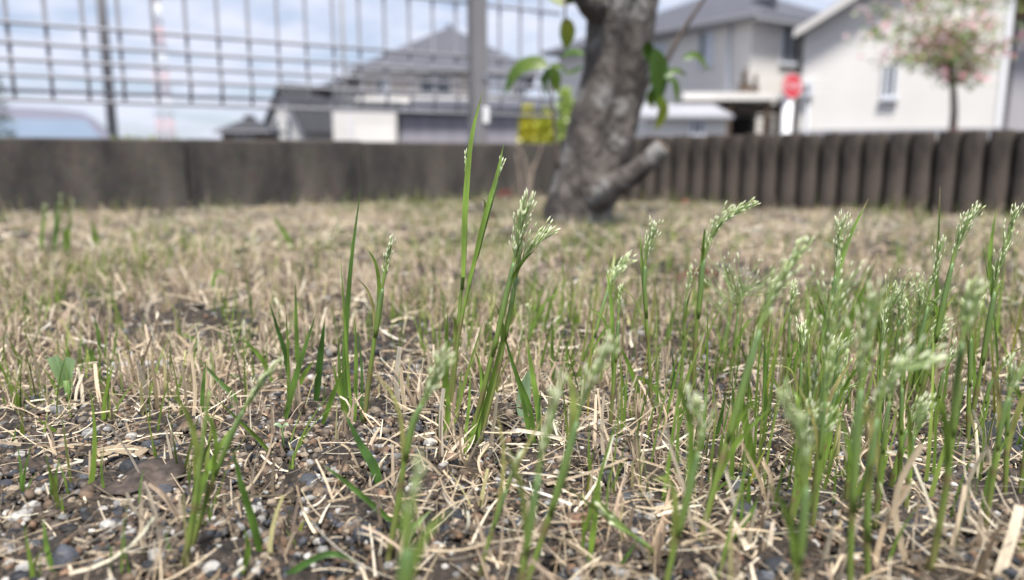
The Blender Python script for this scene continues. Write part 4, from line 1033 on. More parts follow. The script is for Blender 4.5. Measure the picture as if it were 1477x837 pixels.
def rotm(n):
    q_ = rng.normal(0, 1, (n, 4)); q_ /= np.linalg.norm(q_, axis=1)[:, None]; w_, x, y, z = q_.T
    return np.stack([np.stack([1-2*(y*y+z*z), 2*(x*y-z*w_), 2*(x*z+y*w_)], -1), np.stack([2*(x*y+z*w_), 1-2*(x*x+z*z), 2*(y*z-x*w_)], -1), np.stack([2*(x*z-y*w_), 2*(y*z+x*w_), 1-2*(x*x+y*y)], -1)], 1)
def stones(pos, rad, colr, sub, rough):
    n = len(pos); iv, fi = ICO[sub]
    nz_ = 1 + rough*(rng.random((n, len(iv)))-0.5)*2
    sc3 = np.stack([0.8+0.5*rng.random(n), 0.75+0.35*rng.random(n), 0.55+0.35*rng.random(n)], -1)
    P = iv[None]*nz_[:, :, None]
    P = np.einsum('nij,nvj->nvi', rotm(n), P*sc3[:, None, :])*rad[:, None, None]
    P[:, :, 2] *= 0.85
    V = (P + pos[:, None, :]).reshape(-1, 3)
    F = (fi[None] + (np.arange(n)*len(iv))[:, None, None]).reshape(-1, 3)
    spk = 1 + 0.12*rng.normal(0, 1, (n, len(iv), 1))
    C = (colr[:, None, :]*spk).clip(0.005, 0.8).reshape(-1, 3)
    return V, F, C
BROWN = [(0.12, 0.082, 0.055), (0.085, 0.060, 0.042), (0.16, 0.118, 0.082), (0.058, 0.043, 0.033), (0.23, 0.185, 0.135), (0.125, 0.076, 0.048), (0.105, 0.088, 0.072), (0.070, 0.054, 0.043)]
DARK = [(0.020, 0.022, 0.026), (0.030, 0.032, 0.039), (0.014, 0.014, 0.016), (0.050, 0.053, 0.062)]
WHITE = [(0.26, 0.25, 0.235), (0.20, 0.195, 0.185), (0.33, 0.315, 0.29), (0.16, 0.155, 0.15)]
def gravel(n, y0, y1, p, rmin, rmax, sub, rough, mixp, keep, rp=2.0):
    q = scatter(n, y0, y1, p=p); q = q[rng.random(len(q)) < keep+(1-keep)*bare(q[:, 0], q[:, 1])]; m = len(q)
    r_ = rmin+(rmax-rmin)*rng.random(m)**rp
    pos = zof(q); pos[:, 2] += r_*0.30
    k_ = rng.random(m); c = pick(BROWN, m); c = np.where((k_ < mixp[0])[:, None], pick(DARK, m), c); c = np.where((k_ > 1-mixp[1])[:, None], pick(WHITE, m), c)
    return stones(pos, r_, c, sub, rough)
def crumbs(n, y0, y1, rmin, rmax):
    q = scatter(n, y0, y1); r_ = rmin+(rmax-rmin)*rng.random(n)**2; pos = zof(q); pos[:, 2] += r_*0.4
    return stones(pos, r_, pick([(0.028, 0.021, 0.016), (0.055, 0.039, 0.027), (0.018, 0.015, 0.013), (0.085, 0.063, 0.043), (0.18, 0.145, 0.105)], n), 3, 0.3)
V, F, C = join([crumbs(60000, 0.11, 0.36, 0.0004, 0.0014), gravel(30000, 0.105, 0.34, 1.0, 0.0006, 0.0018, 0, 0.12, (0.24, 0.13), 0.78, 1.5), gravel(4200, 0.105, 0.36, 1.0, 0.0009, 0.0024, 1, 0.10, (0.26, 0.12), 0.5, 2.4),
                gravel(9000, 0.32, 0.8, 1.3, 0.0010, 0.0034, 0, 0.12, (0.35, 0.16), 0.5), gravel(6000, 0.8, 2.2, 1.0, 0.0020, 0.0060, 0, 0.12, (0.40, 0.2), 0.5)])
tag(obj('gravel', arrmesh('gravel', V, F, C), M['pebble']), 'fine brown and grey gravel covering the bare soil', 'gravel', kind='stuff')
# ------------------------------------------------------------------ single pebbles
random.seed(12)
def one_stone(name, label, cat, px, py, wpx, hpx, colr, group=None, rough=0.10, seed=0, sub=2, speck=0.0):
    g_ = ground(px, py + hpx*0.40); dist = (g_ - Vector((0, 0, EYE))).length
    a, b = wpx/FPX*dist/2, hpx/FPX*dist/2
    iv, fi = ICO[sub]; r = np.random.default_rng(seed+int(px)*3+int(py))
    d0 = r.normal(0, 1, (9, 3)); d0 /= np.linalg.norm(d0, axis=1)[:, None]
    lim = 0.72+0.22*r.random(9)                                   # flattened facets
    s_ = np.ones(len(iv))
    for d_, l_ in zip(d0, lim): s_ = np.minimum(s_, l_/np.maximum(iv@d_, 1e-3)*1.0 if False else np.where(iv@d_ > l_, l_/np.maximum(iv@d_, 1e-3), 1.0))
    s_ = s_*(1+rough*0.35*(r.random(len(iv))-0.5))
    V = iv*s_[:, None]*np.array([a, a*0.9, b])*1.12
    ang_ = r.normal(0, 0.25); V[:, 2] += V[:, 0]*math.tan(ang_)*0.5
    V[:, 2] += b*0.45
    C = np.array(colr)[None]*(1+0.10*r.normal(0, 1, (len(iv), 1)))
    if speck: C = np.where((r.random(len(iv)) < speck)[:, None], C*0.45, C)
    o = obj(name, arrmesh(name, V, fi, C.clip(0.01, 0.8)), M['pebble'], None, g_)
    return tag(o, label, cat, group)
one_stone('stone', 'largest smooth blue-grey stone among the brown gravel', 'stone', 97, 803, 34, 36, (0.055, 0.060, 0.072))
one_stone('stone', 'broad flat black stone lying behind the crowded grass stalks', 'stone', 1437, 626, 64, 26, (0.022, 0.023, 0.027), rough=0.16)
one_stone('stone', 'small black stone with a dark companion below the tall panicle clump', 'stone', 656, 741, 28, 22, (0.030, 0.032, 0.038))
one_stone('stone', 'dark charcoal stone under the flat straw blade', 'stone', 1072, 735, 34, 26, (0.030, 0.031, 0.038))
one_stone('stone', 'reddish brown stone beside a cup-shaped seed husk', 'stone', 836, 748, 30, 28, (0.17, 0.10, 0.065))
one_stone('stone', 'pale speckled white stone with grey pits by the brown leaf', 'stone', 157, 758, 20, 16, (0.36, 0.35, 0.33), speck=0.25)
PEB = []
darkp = [(50, 785, 18, 14), (125, 745, 18, 12), (128, 668, 16, 14), (132, 630, 15, 10), (215, 640, 18, 14), (190, 672, 26, 18), (165, 660, 18, 14), (237, 705, 22, 16), (102, 762, 20, 14), (445, 690, 24, 16), (520, 770, 22, 24), (540, 775, 20, 18), (640, 762, 16, 14), (705, 765, 18, 16), (720, 826, 26, 16), (425, 642, 20, 14), (960, 600, 20, 14), (1115, 560, 20, 12), (1000, 480, 18, 10), (610, 520, 20, 12), (590, 540, 18, 12), (880, 690, 24, 16), (905, 716, 22, 14), (940, 735, 18, 14), (1120, 815, 34, 22), (1090, 830, 30, 16), (1325, 760, 34, 18), (1135, 600, 18, 14), (1390, 730, 26, 14), (1450, 585, 22, 12), (1465, 648, 18, 12), (255, 640, 14, 12), (300, 660, 16, 12), (18, 770, 16, 10), (60, 690, 16, 12), (215, 815, 18, 12), (30, 830, 20, 14), (660, 612, 16, 12), (820, 600, 18, 12), (845, 560, 16, 10), (1060, 700, 20, 14), (770, 690, 18, 14), (745, 750, 16, 14), (570, 600, 14, 10), (355, 590, 14, 9), (470, 655, 16, 12)]
whitep = [(45, 732, 22, 16), (30, 655, 14, 9), (124, 588, 13, 12), (85, 590, 18, 14), (225, 700, 14, 10), (38, 820, 22, 18), (30, 745, 24, 14), (130, 625, 22, 16), (190, 628, 16, 10), (226, 800, 20, 20), (150, 735, 14, 10), (240, 765, 16, 12), (620, 500, 12, 10), (590, 535, 16, 10), (700, 632, 20, 12), (890, 745, 14, 12), (860, 610, 22, 12), (1080, 520, 20, 12), (1015, 515, 16, 9), (1440, 600, 14, 8), (1300, 730, 18, 12), (560, 815, 14, 10), (690, 510, 10, 8), (470, 430, 16, 9), (345, 690, 14, 10), (395, 570, 13, 9), (460, 780, 14, 10), (1160, 468, 18, 10), (1135, 450, 16, 9)]
brownp = [(60, 810, 18, 14), (75, 740, 16, 12), (110, 795, 14, 12), (185, 775, 16, 12), (205, 742, 14, 10), (90, 650, 14, 10), (160, 700, 12, 10), (210, 690, 14, 10), (20, 705, 16, 10), (245, 660, 14, 10), (70, 770, 14, 10), (130, 820, 20, 14), (175, 825, 18, 12), (340, 760, 14, 10), (560, 740, 14, 12), (660, 770, 16, 12), (600, 800, 18, 12), (740, 800, 18, 14), (800, 770, 16, 12), (870, 790, 18, 12), (1000, 760, 16, 12), (690, 745, 14, 12), (1420, 580, 14, 8), (1450, 560, 14, 8), (930, 790, 16, 12), (145, 640, 12, 9), (55, 625, 13, 9)]
for lst, cols, lab in ((darkp, DARK, 'charcoal black pebble lying in the fine gravel'), (whitep, WHITE, 'whitish grey pebble lying in the fine gravel'), (brownp, BROWN, 'rounded brown pebble lying in the fine gravel')):
    for (x, y, a, b) in lst:
        one_stone('pebble', lab, 'pebble', x, y, a, b, random.choice(cols), lab.split(' lying')[0]+'s in the gravel', 0.14, sub=1 if a < 20 else 2, speck=0.2 if cols is WHITE else 0)

# ------------------------------------------------------------------ dead leaves, sticks, husks, straws
def on_ground_leaf(name, label, cat, pts, wpx, colb, colt, lift=0.004, nrm=Vector((0, -0.25, 1)), mat='straw', fold=0.15, shape='oval', curl=0.0):
    """a flat leaf lying on the soil along ground pixels"""
    P = [ground(x, y) for x, y in pts]; b0 = P[0].copy()
    dist = (P[len(P)//2]-Vector((0, 0, EYE))).length
    Q = [p - b0 + Vector((0, 0, lift + curl*math.sin(math.pi*i/(len(P)-1)))) for i, p in enumerate(P)]
    mb = leaf_mesh(Q, wpx/FPX*dist, colb, colt, nrm, fold, 12, shape)
    o = mb.build(name, M[mat], None, b0)
    sm_ = o.modifiers.new('thickness', 'SOLIDIFY'); sm_.thickness = 0.0005
    return tag(o, label, cat)
outl = [(141, 722), (158, 709), (180, 696), (205, 684), (228, 677), (248, 676), (264, 682), (268, 694), (256, 702), (262, 710), (244, 712), (226, 718), (205, 717), (182, 724), (160, 724)]
PL = [ground(x, y) for x, y in outl]; c0 = sum(PL, Vector())/len(PL); c0.z = float(gh(c0.x, c0.y)); mb = MB(); ax = (PL[6]-PL[0]).normalized()
for ring in (0.0, 0.35, 0.7, 1.0):
    for k_, p in enumerate(PL if ring else [c0]):
        q = c0.lerp(p, ring) - c0; ac = q.x*-ax.y + q.y*ax.x
        q.z = 0.0034 + 0.10*q.x*ax.x - 14.0*ac*ac + 0.0012*math.sin(q.x*320+k_) + 0.16*ac
        mb.v.append(tuple(q)); mb.c.append(vlerp((0.085, 0.064, 0.052), (0.04, 0.031, 0.026), random.random()))
n = len(PL)
for k_ in range(n): mb.f.append((0, 1+k_, 1+(k_+1) % n)); mb.sm.append(True)
for r_ in range(2):
    for k_ in range(n): a = 1+r_*n+k_; b = 1+r_*n+(k_+1) % n; mb.f.append((a, a+n, b+n, b)); mb.sm.append(True)
dlf = mb.build('dead_leaf', M['dead'], None, c0); dlf.modifiers.new('thickness', 'SOLIDIFY').thickness = 0.0005
tag(dlf, 'large dark brown dead leaf lying flat on the gravel', 'leaf')
on_ground_leaf('dead_leaf', 'curled rust brown dead leaf on the stubble behind the panicles', 'leaf', [(975, 415), (1005, 412), (1042, 408)], 24, (0.11, 0.05, 0.03), (0.085, 0.04, 0.025), 0.006, Vector((0, -0.9, 1)), 'straw', 0.5, 'oval', 0.004)
on_ground_leaf('dead_leaf', 'dark red dead leaf lying near the garden tree', 'leaf', [(718, 296), (730, 295), (742, 296)], 16, (0.09, 0.02, 0.018), (0.07, 0.018, 0.016), 0.02, Vector((0, -1, 0.8)), 'straw', 0.4, 'oval', 0.008)
on_ground_leaf('dead_leaf', 'blackish brown dead leaf lying in the open stubble', 'leaf', [(698, 330), (708, 328), (720, 328)], 16, (0.06, 0.03, 0.025), (0.05, 0.03, 0.025), 0.012, Vector((0, -1, 0.8)), 'straw', 0.4, 'oval', 0.006)
on_ground_leaf('dead_leaf', 'small orange dead leaf on the stubble before the stakes', 'leaf', [(980, 306), (988, 304), (996, 305)], 12, (0.24, 0.115, 0.06), (0.22, 0.10, 0.06), 0.018, Vector((0, -1, 0.8)), 'straw', 0.3, 'oval', 0.005)
on_ground_leaf('bark_flake', 'pale flat wood flake half hidden behind the brown leaf', 'wood', [(140, 662), (175, 656), (208, 662)], 22, (0.42, 0.33, 0.22), (0.36, 0.28, 0.19), 0.002, Vector((0, -0.3, 1)), 'straw', 0.1, 'strip')
on_ground_leaf('straw_blade', 'broad flat tan straw blade leaning over the dark stones', 'straw', [(943, 805), (958, 762), (968, 715)], 17, (0.46, 0.33, 0.22), (0.55, 0.42, 0.30), 0.002, Vector((0.35, -1, 0.3)), 'straw', 0.15, 'strip')
gl = ground(757, 612)
leaf_mesh([Vector((0, 0, 0)), at_y(755, 588, gl.y+0.006)-gl, at_y(757, 560, gl.y+0.010)-gl, at_y(764, 533, gl.y+0.012)-gl], 0.0085, (0.16, 0.25, 0.12), (0.20, 0.30, 0.15), Vector((0.1, -1, 0.2)), 0.12, 12).build('clover_leaf', M['green'], None, gl)
tag(bpy.data.objects['clover_leaf'], 'round pale green leaf standing between the dark green blades', 'leaf')
def stick(label, pts, r_, mat, cat='stick', zoff=0.0):
    P = [ground(x, y) for x, y in pts]; b0 = P[0].copy()
    Q = smooth([p-b0+Vector((0, 0, r_+zoff)) for p in P], 10)
    return tag(MB().tube(Q, list(np.linspace(r_, r_*0.7, 11)), 8, wob=0.25).build('stick', M[mat], None, b0), label, cat)
stick('grey dry stick lying across the stubble behind the sprouting clump', [(163, 536), (200, 534), (245, 531)], 0.0022, 'pole')
stick('dark crooked twig lying at the edge of the gravel', [(-10, 545), (18, 556), (45, 566)], 0.0013, 'twig')
stick('long brown twig lying flat between straw and black stones', [(860, 640), (885, 655), (915, 668)], 0.0012, 'twig')
stick('thin dark root crossing the soil beside the brown leaf', [(215, 740), (245, 730), (268, 712)], 0.0006, 'twig')
for (x, y, nm) in ((879, 747, 'pale green cup-shaped seed husk next to the reddish stone'), (868, 745, 'whitish cup-shaped seed husk touching its green neighbour')):
    g_ = ground(x, y+4); mb = MB(); prof = [(0.0004, 0.0), (0.0011, 0.0005), (0.0015, 0.0014), (0.0016, 0.0026), (0.0012, 0.0027), (0.0010, 0.0014), (0.0003, 0.0008)]
    n = 14
    for r_, z in prof:
        for k in range(n): a = 2*math.pi*k/n; mb.v.append((r_*math.cos(a), r_*math.sin(a)-z*0.45, z)); mb.c.append((0.42, 0.42, 0.27))
    for i in range(len(prof)-1):
        for k in range(n): mb.f.append((i*n+k, i*n+(k+1) % n, i*n+n+(k+1) % n, i*n+n+k)); mb.sm.append(True)
    tag(mb.build('seed_husk', M['spike'], None, g_), nm, 'seed husk')

# ------------------------------------------------------------------ hero straws (dry flat sheaths and bent stalks, each one pickable)
def straw(pts, wpx, Y=None, colr=None, shape='strip', dY=0.0):
    b0 = ground(*pts[0]) if Y is None else Vector((at_y(pts[0][0], pts[0][1], Y).x, Y, 0))
    if Y is not None: b0.z = at_y(pts[0][0], pts[0][1], Y).z
    Yb = b0.y; n = len(pts)
    Q = [at_y(x, y, Yb + dY*i/(n-1)) - b0 for i, (x, y) in enumerate(pts)]
    c = colr or random.choice(PALE)
    mb = leaf_mesh(Q, wpx/FPX*Yb*1.05, c, tuple(min(0.75, x*1.12) for x in c), Vector((random.uniform(-0.6, 0.6), -1, random.uniform(0, 0.6))), 0.3, 9, shape)
    return tag(mb.build('dry_straw', M['straw'], None, b0), 'bent dry straw stalk standing out of the litter', 'straw', 'dry straw stalks')
random.seed(31)
for pts, w_ in (([(1000, 770), (985, 700), (965, 640), (962, 610)], 6), ([(1030, 775), (1060, 735), (1050, 690), (1045, 660)], 6), ([(1110, 740), (1095, 690), (1075, 650), (1065, 630)], 6), ([(1118, 735), (1112, 690), (1100, 665)], 7),
                ([(830, 640), (790, 628), (745, 620)], 7), ([(210, 700), (190, 660), (170, 630), (158, 612)], 5), ([(190, 640), (188, 660), (192, 640), (182, 610)], 4), ([(575, 590), (572, 545), (577, 500)], 8), ([(585, 600), (580, 560), (578, 530)], 7),
                ([(637, 660), (636, 600), (640, 560)], 7), ([(705, 650), (712, 610), (716, 575)], 7), ([(1305, 810), (1290, 740), (1300, 690), (1330, 640)], 12), ([(1260, 820), (1275, 760), (1310, 700)], 10), ([(1410, 690), (1408, 640), (1406, 610)], 11),
                ([(1400, 760), (1395, 700), (1420, 650)], 8), ([(1370, 800), (1385, 740), (1392, 700)], 7), ([(1440, 830), (1460, 770), (1470, 730)], 18), ([(1405, 837), (1425, 790), (1440, 760)], 16), ([(1155, 815), (1200, 806), (1245, 800)], 10), ([(1180, 745), (1230, 735), (1280, 738)], 7),
                ([(500, 795), (450, 815), (405, 830)], 6), ([(470, 760), (440, 740), (428, 700)], 4), ([(395, 720), (393, 690), (396, 660)], 5), ([(325, 690), (350, 715), (365, 735)], 8), ([(700, 700), (690, 665), (705, 640)], 4), ([(860, 800), (800, 815), (740, 812)], 6), ([(930, 830), (880, 812), (840, 818)], 7),
                ([(1010, 690), (960, 675), (918, 662)], 4), ([(215, 575), (205, 545), (198, 520)], 6), ([(120, 585), (118, 555), (112, 530)], 6), ([(108, 590), (112, 560), (120, 540)], 6), ([(70, 570), (58, 540), (50, 515)], 6), ([(145, 585), (140, 555), (137, 525)], 6), ([(152, 580), (165, 550), (172, 525)], 5), ([(228, 590), (225, 560), (220, 520)], 7),
                ([(270, 600), (268, 565), (262, 520)], 7), ([(280, 605), (282, 560), (276, 510)], 7), ([(290, 600), (300, 560), (296, 525)], 6), ([(480, 640), (460, 655), (432, 672)], 4), ([(520, 680), (505, 650), (492, 640)], 4), ([(880, 640), (868, 605), (862, 560)], 4), ([(940, 660), (960, 610), (955, 580)], 5),
                ([(905, 640), (890, 660), (868, 652)], 4), ([(1255, 690), (1240, 660), (1262, 640)], 5), ([(1330, 700), (1310, 660), (1270, 650)], 6), ([(1460, 700), (1440, 672), (1420, 668)], 6), ([(1070, 800), (1040, 770), (1000, 745)], 6), ([(1130, 780), (1080, 790), (1040, 800)], 7), ([(590, 690), (560, 700), (520, 690)], 5), ([(640, 690), (610, 660), (585, 655)], 4)):
    straw(pts, w_, dY=random.uniform(-0.01, 0.012))

# ------------------------------------------------------------------ seeding grass stalks
CULM0, CULM1 = (0.24, 0.345, 0.075), (0.31, 0.41, 0.13)
LB, LT = (0.19, 0.30, 0.045), (0.155, 0.255, 0.04)
def spikelet(mb, p, d, L, W, g_=(0.30, 0.42, 0.16), tipc=(0.72, 0.74, 0.66)):
    d = d.normalized(); s_ = d.orthogonal().normalized(); b = d.cross(s_); o = len(mb.v); n = 6
    for t, r_ in ((0, 0.25), (0.25, 0.85), (0.5, 1.0), (0.78, 0.62), (1.0, 0.08)):
        c = vlerp(g_, tipc, min(1, max(0, (t-0.05)/0.5)))
        for k in range(n):
            a = 2*math.pi*k/n; mb.v.append(tuple(p + d*L*t + (s_*math.cos(a)+b*math.sin(a)*0.75)*r_*W*0.5)); mb.c.append(c)
    for i in range(4):
        for k in range(n): mb.f.append((o+i*n+k, o+i*n+(k+1) % n, o+i*n+n+(k+1) % n, o+i*n+n+k)); mb.sm.append(True)
def stalk(label, pts, Y=None, pan=None, nsp=0, spread=0.5, rad=1.0, leaves=(), dY=0.0, group='seeding grass stalks', openp=0.0, sp=1.0, seed=0, white=0.0):
    """pts from the base upwards in photograph pixels; Y: distance when the foot is not in view; pan: share of the path where the panicle starts"""
    random.seed(int(pts[0][0]*7+pts[-1][0]*3)+seed)
    if Y is None: b0 = ground(*pts[0]); Yb = b0.y
    else:
        Yb = Y; f0 = at_y(pts[0][0], pts[0][1], Y); f1 = at_y(pts[1][0], pts[1][1], Y)
        gx = f0.x + (f0.x-f1.x)/max(1e-4, abs(f1.z-f0.z))*max(0, f0.z)*0.8; b0 = Vector((gx, Y, float(gh(gx, Y))))
    n = len(pts)
    Q = [at_y(x, y, Yb + dY*i/(n-1)) - b0 for i, (x, y) in enumerate(pts)]
    if Y is not None: Q = [Vector((0, 0, 0))] + Q if Q[0].z > 0.002 else Q
    t_ = thing('grass_stalk', label, 'grass stalk', b0, 0, group)
    P = smooth(Q, 26)
    rr_ = [rad*(0.00074 - 0.00046*(i/26)) for i in range(27)]
    nd = random.randint(5, 9); rr_[nd] *= 1.3
    MB().tube(P, rr_, 8, [(0.24, 0.20, 0.09) if i == nd else vlerp((0.24, 0.22, 0.09), CULM0, min(1, i/8)) if i < 8 else vlerp(CULM0, CULM1, (i-8)/18) for i in range(27)]).build('culm', M['green'], t_)
    # sheath swelling below the panicle
    if pan:
        k0 = int(26*pan*0.55); k1 = max(k0+3, int(26*pan)); sh = P[k0:k1+1]; m = len(sh)
        MB().tube([p + Vector((0.0002, -0.0001, 0)) for p in sh], [rr_[k0+i] + rad*(0.00004+0.00026*math.sin(math.pi*i/(m-1))**0.8) for i in range(m)], 8, [vlerp(CULM0, (0.19, 0.30, 0.12), i/(m-1)) for i in range(m)]).build('sheath', M['green'], t_)
    for lv in leaves:
        (lp_, w_) = lv[:2]; lY = Yb + (lv[2] if len(lv) > 2 else 0.0)
        LQ = [at_y(x, y, lY + 0.004*i) - b0 for i, (x, y) in enumerate(lp_)]
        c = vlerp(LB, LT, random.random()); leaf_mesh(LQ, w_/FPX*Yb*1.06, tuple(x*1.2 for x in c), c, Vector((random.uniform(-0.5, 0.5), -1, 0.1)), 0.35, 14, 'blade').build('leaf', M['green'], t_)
    if pan or nsp == 0:                                   # a blade or two leaving the culm, as its sheaths end
        for k in ([random.randint(5, 10), random.randint(9, 15)] if not leaves else [random.randint(6, 13)]):
            p = P[k]; tg = (P[k+1]-P[k-1]).normalized(); a = random.random()*6.283; hd = Vector((math.cos(a), 0.6*math.sin(a), 0)); ll = random.uniform(0.013, 0.027)
            c = vlerp(LB, LT, random.random()); c = vlerp(c, (0.40, 0.34, 0.14), random.random()**3)
            leaf_mesh([p, p + tg*ll*0.5 + hd*ll*0.09, p + tg*ll*0.85 + hd*ll*0.25, p + tg*ll*random.uniform(0.9, 1.2) + hd*ll*0.48], random.uniform(0.0010, 0.0018), tuple(x*1.15 for x in c), c, Vector((random.uniform(-0.8, 0.8), -1, 0.3)), 0.4, 12, 'blade', random.uniform(-0.8, 0.8)).build('leaf', M['green'], t_)
    if nsp:
        br = MB(); spk = MB(); s0 = pan; nsp = int(nsp*1.25)
        fine = smooth(Q, 60)
        for i in range(nsp):
            u_ = (i + random.random())/nsp; ti = (s0 + (1-s0)*u_)*59.0; k = min(58, int(ti)); p = fine[k].lerp(fine[k+1], ti-k)
            tg = (fine[k+1]-fine[k]).normalized(); a = random.random()*6.283
            s1 = tg.orthogonal().normalized(); s2 = tg.cross(s1); rd = s1*math.cos(a)+s2*math.sin(a)
            al = (0.16+0.45*random.random())*spread*1.2 + openp*random.uniform(0.2, 0.9)
            ln = (0.0016+0.0062*random.random()*(0.35+0.65*math.sin(math.pi*min(1, u_*0.85+0.12))))*(0.55+0.75*spread)*(1+2.2*openp)
            d = tg*math.cos(al)+rd*math.sin(al); e = p + d*ln*1.25
            br.tube([p, p.lerp(e, 0.5)+rd*0.0003, e], [0.00016, 0.00013, 0.0001], 4, [(0.36, 0.48, 0.20)]*3, False)
            wv = min(1, random.random()**0.8 + white)
            spikelet(spk, e, (d + tg*0.5 + Vector((random.gauss(0, 0.15), random.gauss(0, 0.15), 0))).normalized(), sp*random.uniform(0.0016, 0.0029), sp*random.uniform(0.0005, 0.00082), *((vlerp((0.42, 0.56, 0.14), (0.62, 0.72, 0.33), wv), vlerp((0.66, 0.76, 0.36), (0.86, 0.88, 0.70), wv)) if random.random() > 0.07 else ((0.40, 0.36, 0.20), (0.62, 0.54, 0.38))))
        pn_ = br.build('panicle', M['green'], t_)
        tag(spk.build('spikelet_cluster', M['spike'], pn_), kind='stuff')
    return t_
stalk('tallest clump stalk with a bushy white-tipped panicle fanning at its top', [(672, 655), (702, 545), (733, 410), (746, 355), (759, 300)], None, 0.62, 80, 0.62, 1.1, [([(670, 655), (688, 600), (712, 500), (738, 385)], 9, -0.004), ([(680, 655), (712, 545), (738, 440), (744, 395)], 9, 0.003), ([(668, 650), (676, 590), (679, 530)], 5), ([(690, 640), (694, 560), (690, 505)], 5)], white=0.4)
stalk('companion stalk with a loose panicle overtopping the bushy clump', [(690, 650), (722, 520), (742, 410), (757, 370), (786, 338)], None, 0.56, 36, 0.6, 0.9, dY=0.006, white=0.45)
stalk('thin stalk ending in a bare needle tip above few white spikelets', [(650, 600), (662, 480), (690, 357), (712, 275), (720, 247)], None, 0.86, 11, 0.25, 1.15, [([(676, 410), (700, 310), (716, 255), (727, 205)], 7)], dY=0.01, white=0.4)
stalk('stalk with the highest needle leaf reaching over the wall', [(643, 600), (655, 520), (667, 400), (671, 300), (672, 232)], None, 0.90, 7, 0.15, 1.15, [([(668, 400), (671, 300), (680, 200), (697, 130)], 8)], dY=0.01, white=0.6)
stalk('straight lone stalk with a narrow pale panicle beside the thin-bladed tuft', [(524, 614), (536, 520), (547, 440), (555, 395), (563, 355)], None, 0.64, 34, 0.38, 1.3, white=0.35)
stalk('curving stalk whose panicle leans over beside a closed green spike', [(838, 580), (850, 515), (868, 445), (882, 405), (903, 376)], None, 0.66, 40, 0.6, 0.9, dY=0.02, white=0.15)
stalk('stalk with a short closed spike next to the leaning panicle', [(880, 618), (886, 540), (890, 480), (894, 425)], None, 0.80, 12, 0.2, 1.0, [([(884, 560), (884, 480), (880, 420), (874, 388)], 6)])
stalk('upright slender stalk with a small tufted panicle and needle leaf', [(940, 590), (936, 510), (929, 420), (931, 375), (942, 333)], None, 0.72, 34, 0.55, 1.1, [([(931, 450), (927, 390), (923, 335)], 5)], white=0.45)
stalk('sturdy stalk with a long dense panicle bending sideways', [(999, 568), (1003, 495), (1009, 430), (1016, 368), (1037, 325), (1078, 295)], None, 0.58, 78, 0.62, 1.45, [([(1008, 440), (1012, 380), (1020, 325)], 7)], white=0.35)
stalk('short stalk with a tiny spike below the bending panicle', [(982, 572), (985, 500), (988, 440), (996, 402)], None, 0.74, 12, 0.35, 0.8)
stalk('low stalk opening into an airy spray of scattered white spikelets', [(1030, 557), (1042, 500), (1054, 445), (1062, 412)], None, 0.55, 26, 0.9, 0.7, openp=0.8, dY=0.005, white=0.6)
stalk('second low stalk with an airy spray of scattered spikelets', [(1050, 575), (1058, 500), (1066, 440), (1078, 415)], None, 0.60, 18, 0.9, 0.7, openp=0.7, white=0.6)
stalk('tall green panicle on a broad stalk leaning across the crowd', [(1008, 790), (1022, 735), (1050, 630), (1077, 535), (1106, 445), (1154, 362)], 0.185, 0.76, 46, 0.6, 1.35, dY=0.004, white=0.1)
stalk('stalk with a fluffy panicle overtopped by a long flag leaf', [(1158, 600), (1172, 538), (1198, 432), (1207, 380), (1214, 322)], None, 0.66, 46, 0.55, 1.25, [([(1192, 455), (1207, 395), (1226, 340), (1253, 286)], 8), ([(1160, 598), (1180, 510), (1196, 440)], 9)], white=0.4)
stalk('stalk with a drooping loose panicle beside the fluffy one', [(1180, 640), (1188, 560), (1196, 470), (1214, 410)], 0.20, 0.60, 26, 0.7, 0.9, openp=0.2, white=0.35)
stalk('strong stalk with a long upright panicle among crowded stems', [(1312, 628), (1335, 545), (1352, 475), (1369, 395), (1384, 345), (1402, 310)], None, 0.66, 50, 0.5, 1.3, white=0.4)
stalk('stalk with a slim panicle leaning beside the strong upright one', [(1294, 625), (1310, 550), (1326, 490), (1344, 412), (1358, 355)], None, 0.68, 34, 0.45, 1.1, white=0.35)
stalk('outer stalk with a feathery panicle at the edge of the crowd', [(1397, 625), (1410, 560), (1425, 470), (1440, 390), (1466, 308)], None, 0.66, 46, 0.55, 1.25, [([(1432, 440), (1428, 370), (1437, 300)], 6)], white=0.4)
stalk('thick stalk with a short panicle below the feathery one', [(1340, 837), (1365, 700), (1375, 600), (1385, 500), (1404, 436)], 0.165, 0.80, 26, 0.5, 1.15, white=0.15)
stalk('stalk carrying a heavy ragged panicle in the crowd', [(1226, 837), (1230, 700), (1238, 585), (1246, 510), (1262, 445)], 0.155, 0.66, 34, 0.6, 1.2, white=0.15)
stalk('crowded stalk whose panicle droops sideways with paired spikelets', [(1252, 837), (1250, 720), (1262, 610), (1285, 545), (1332, 522)], 0.160, 0.62, 30, 0.6, 1.1, white=0.45)
stalk('short thick stalk with a stubby green panicle', [(1148, 837), (1158, 740), (1160, 660), (1138, 588)], 0.135, 0.62, 26, 0.45, 1.2, white=0.05)
stalk('short stalk with a knobbly pale panicle and white sheath', [(962, 837), (982, 750), (1002, 668), (1010, 625), (1002, 590)], 0.155, 0.66, 20, 0.4, 1.1, white=0.35)
stalk('leaning stalk with a plump short panicle before the dark blades', [(762, 837), (795, 735), (822, 640), (842, 575), (874, 506)], 0.165, 0.72, 26, 0.45, 1.2, white=0.4)
stalk('stalk with a narrow pale panicle crossing the leaning plump one', [(752, 837), (765, 745), (783, 650), (803, 572)], 0.140, 0.68, 22, 0.3, 1.1, white=0.35)
stalk('leaning stalk with a pale closed panicle over the bare soil', [(555, 837), (574, 725), (592, 620), (612, 575), (634, 530)], 0.175, 0.70, 30, 0.5, 1.15, [([(596, 610), (616, 570), (640, 540)], 7)], white=0.45)
